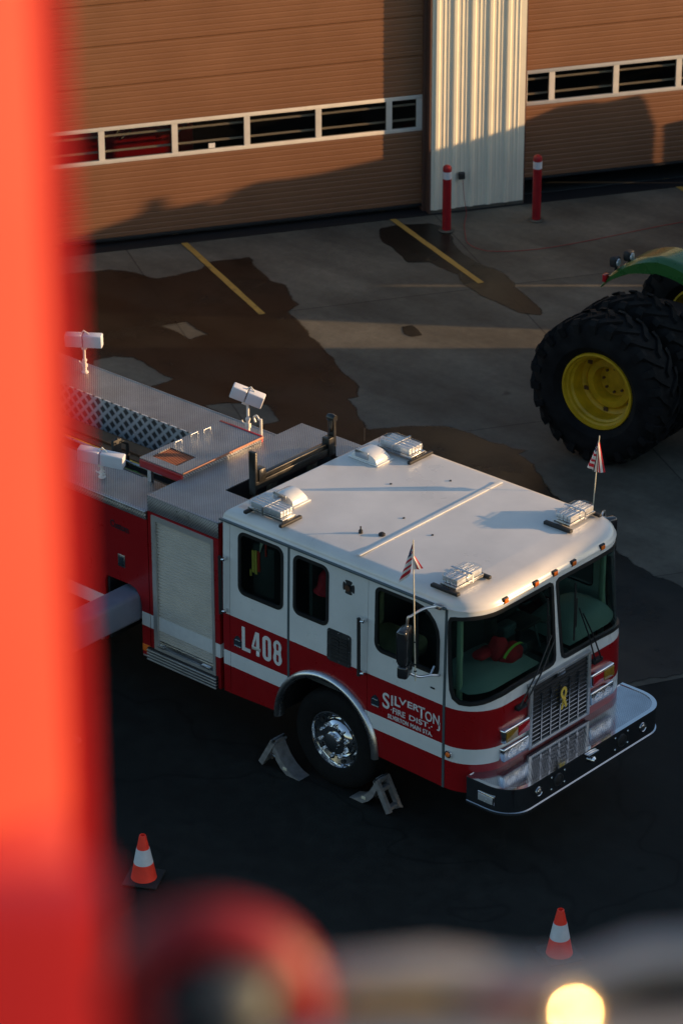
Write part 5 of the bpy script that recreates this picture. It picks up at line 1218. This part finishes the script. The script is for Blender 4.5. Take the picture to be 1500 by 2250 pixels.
# unseen boom added above the long van to draw a thin shadow line
bm_ = local('shadow_caster_boom', 9.6, 14.0, 'unseen thin boom added above the vans for its shadow line', 'boom')
k = (20 - 9.6) * tn; mb = MB()
mb.tube([(0, u - 14, h - k) for u, h in ((14.5, 3.5), (15.0, 3.92), (15.31, 4.01), (15.43, 3.96), (15.59, 3.91), (15.88, 3.895), (16.29, 3.89), (16.60, 3.93), (16.80, 3.88), (17.02, 3.85))], .02, 8)
mb.box(-.02, .02, -.88, -.73, 3.06 - k, 3.75 - k, .004); mb.tube([(0, 1.9, 3.6 - k), (0, 1.9, 3.9 - k)], .012, 6); mb.tube([(0, 2.9, 3.6 - k), (0, 2.9, 3.87 - k)], .012, 6); mb.make('boom', 'alu', bm_)  # upright panel added to shorten a streak of sunlight between the vans

# ================================================================== FOREGROUND: guard rail of the raised platform the picture is taken from
fh = Vector((-.6642, .7475, 0)).normalized()
FG = empty('platform_guard_rail', (CAM.x, CAM.y, CAM.z - 2.2), math.atan2(fh.y, fh.x) - PI / 2)
tag(FG, 'blurred scarlet post and worn metal rails of a lift platform close to the camera', 'guard rail')
q0 = 2.2
mb = MB()   # local: x right, y ahead, z up from the platform floor; a square post seen corner on
bs = Matrix.Translation((-.352, 2.50, q0)) @ Matrix.Rotation(rad(34), 4, 'Z')
mb.box(-.085, .085, -.085, .085, -1.50, .8, .004, seg=3, mtx=bs); mb.make('post', 'coral', FG)
mb = MB(); mb.box(-.084, .084, -.084, .084, -2.2, -1.501, .002, mtx=bs); mb.make('darkened_post_foot', 'shadedred', FG)  # lower end of the post, its shade painted in as darker red
mb = MB(); mb.box(-.045, .030, -.02, .02, 0, q0 + .8, .001, mtx=Matrix.Translation((-.246, 2.50, 0)) @ Matrix.Rotation(rad(11), 4, 'Z')); mb.make('added_dark_bar', 'shadedred', FG)  # bar added to darken the right edge of the post
mb = MB(); mb.box(-.36, .0, -.02, .02, .3, q0 - .892, .001, mtx=Matrix.Translation((-.120, 1.40, 0)) @ Matrix.Rotation(rad(5), 4, 'Z')); mb.make('added_dark_plate', 'shadedred', FG)  # plate added so the post turns darker towards the bottom, like shade
def ring(cx, y, cz, R, r, a0, a1, n=24): return [(cx + R * math.cos(a0 + (a1 - a0) * k / n), y, cz + R * math.sin(a0 + (a1 - a0) * k / n)) for k in range(n + 1)]
mb = MB(); mb.tube(ring(-.086, 1.845, q0 - 1.268, .056, .020, rad(200), rad(-15)), .020, 12); mb.tube([(-.135, 1.845, q0 - 1.275), (-.155, 1.85, q0 - 1.40), (-.155, 1.85, q0 - 1.9)], .02, 10); mb.tube([(-.030, 1.845, q0 - 1.27), (-.02, 1.845, q0 - 1.40), (-.02, 1.845, q0 - 1.9)], .02, 10); mb.make('hook', 'hookred', FG)
mb = MB(); mb.lathe([(.020, -.02), (.024, -.01), (.022, .01), (0, .018)], (-.066, 1.83, q0 - 1.246), 'z', 16); mb.tube([(-.066, 1.83, q0 - 1.25), (-.066, 1.83, q0 - 1.6)], .008, 8); mb.make('bolt_head', 'greybolt', FG)
mb = MB(); mb.tube([(-.01, 1.86, q0 - 1.260), (.06, 1.86, q0 - 1.252), (.12, 1.86, q0 - 1.262), (.16, 1.86, q0 - 1.26), (.20, 1.86, q0 - 1.242), (.30, 1.86, q0 - 1.235), (.6, 1.86, q0 - 1.23)], .0125, 12); mb.make('upper_rail', 'beige', FG)
mb = MB(); mb.tube([(-.05, 1.83, q0 - 1.295), (.10, 1.83, q0 - 1.290), (.6, 1.83, q0 - 1.283)], .016, 12); mb.box(-.06, .6, 1.80, 1.86, q0 - 1.5, q0 - 1.30, .01); mb.make('lower_rail', 'beige', FG)
mb = MB(); b_ = bmesh.new(); RC = .068; vs = []   # shallow polished dome, its axis pointing up and to the right
for k in range(9):
    a = .20 * k / 8; vs.append([b_.verts.new((RC * math.sin(a) * math.cos(t * PI / 12), RC * math.sin(a) * math.sin(t * PI / 12), RC * (math.cos(a) - 1))) for t in range(24)] if k else [b_.verts.new((0, 0, 0))])
for k in range(1, 9):
    for t in range(24):
        if k == 1: b_.faces.new((vs[0][0], vs[1][t], vs[1][(t + 1) % 24]))
        else: b_.faces.new((vs[k - 1][t], vs[k][t], vs[k][(t + 1) % 24], vs[k - 1][(t + 1) % 24]))
lo_ = [b_.verts.new((v.co.x, v.co.y, -.03)) for v in vs[8]]
for t in range(24): b_.faces.new((vs[8][t], lo_[t], lo_[(t + 1) % 24], vs[8][(t + 1) % 24]))
b_.faces.new(lo_[::-1])
mb.merge(b_, 0, Matrix.Translation((.151, 1.80, q0 - 1.245)) @ Vector((.64, -.57, .51)).to_track_quat('Z', 'Y').to_matrix().to_4x4()); mb.make('polished_knob', 'mirrorcap', FG, 20)
mb = MB(); mb.tube([(.0, 1.85, q0 - 1.268), (.07, 1.85, q0 - 1.268)], .008, 8); mb.make('brass_sleeve', 'brass', FG)
mb = MB(); mb.tube([(.09, 1.85, q0 - 1.268), (.15, 1.85, q0 - 1.268)], .008, 8); mb.make('red_sleeve', 'hookred', FG)
mb = MB(); mb.box(-.9, .9, -.5, 1.9, -.04, 0, .01); mb.box(-.88, -.80, 1.8, 1.88, 0, .9, .01); mb.box(.80, .88, 1.8, 1.88, 0, .9, .01); mb.box(-.06, .06, 1.80, 1.87, 0, .72, .01); mb.make('platform_floor', 'darkmetal', FG)
mb = MB(); mb.box(-.12, .12, -.3, -.1, -14.8, -.05, .02); mb.make('lift_mast', 'alu', FG)
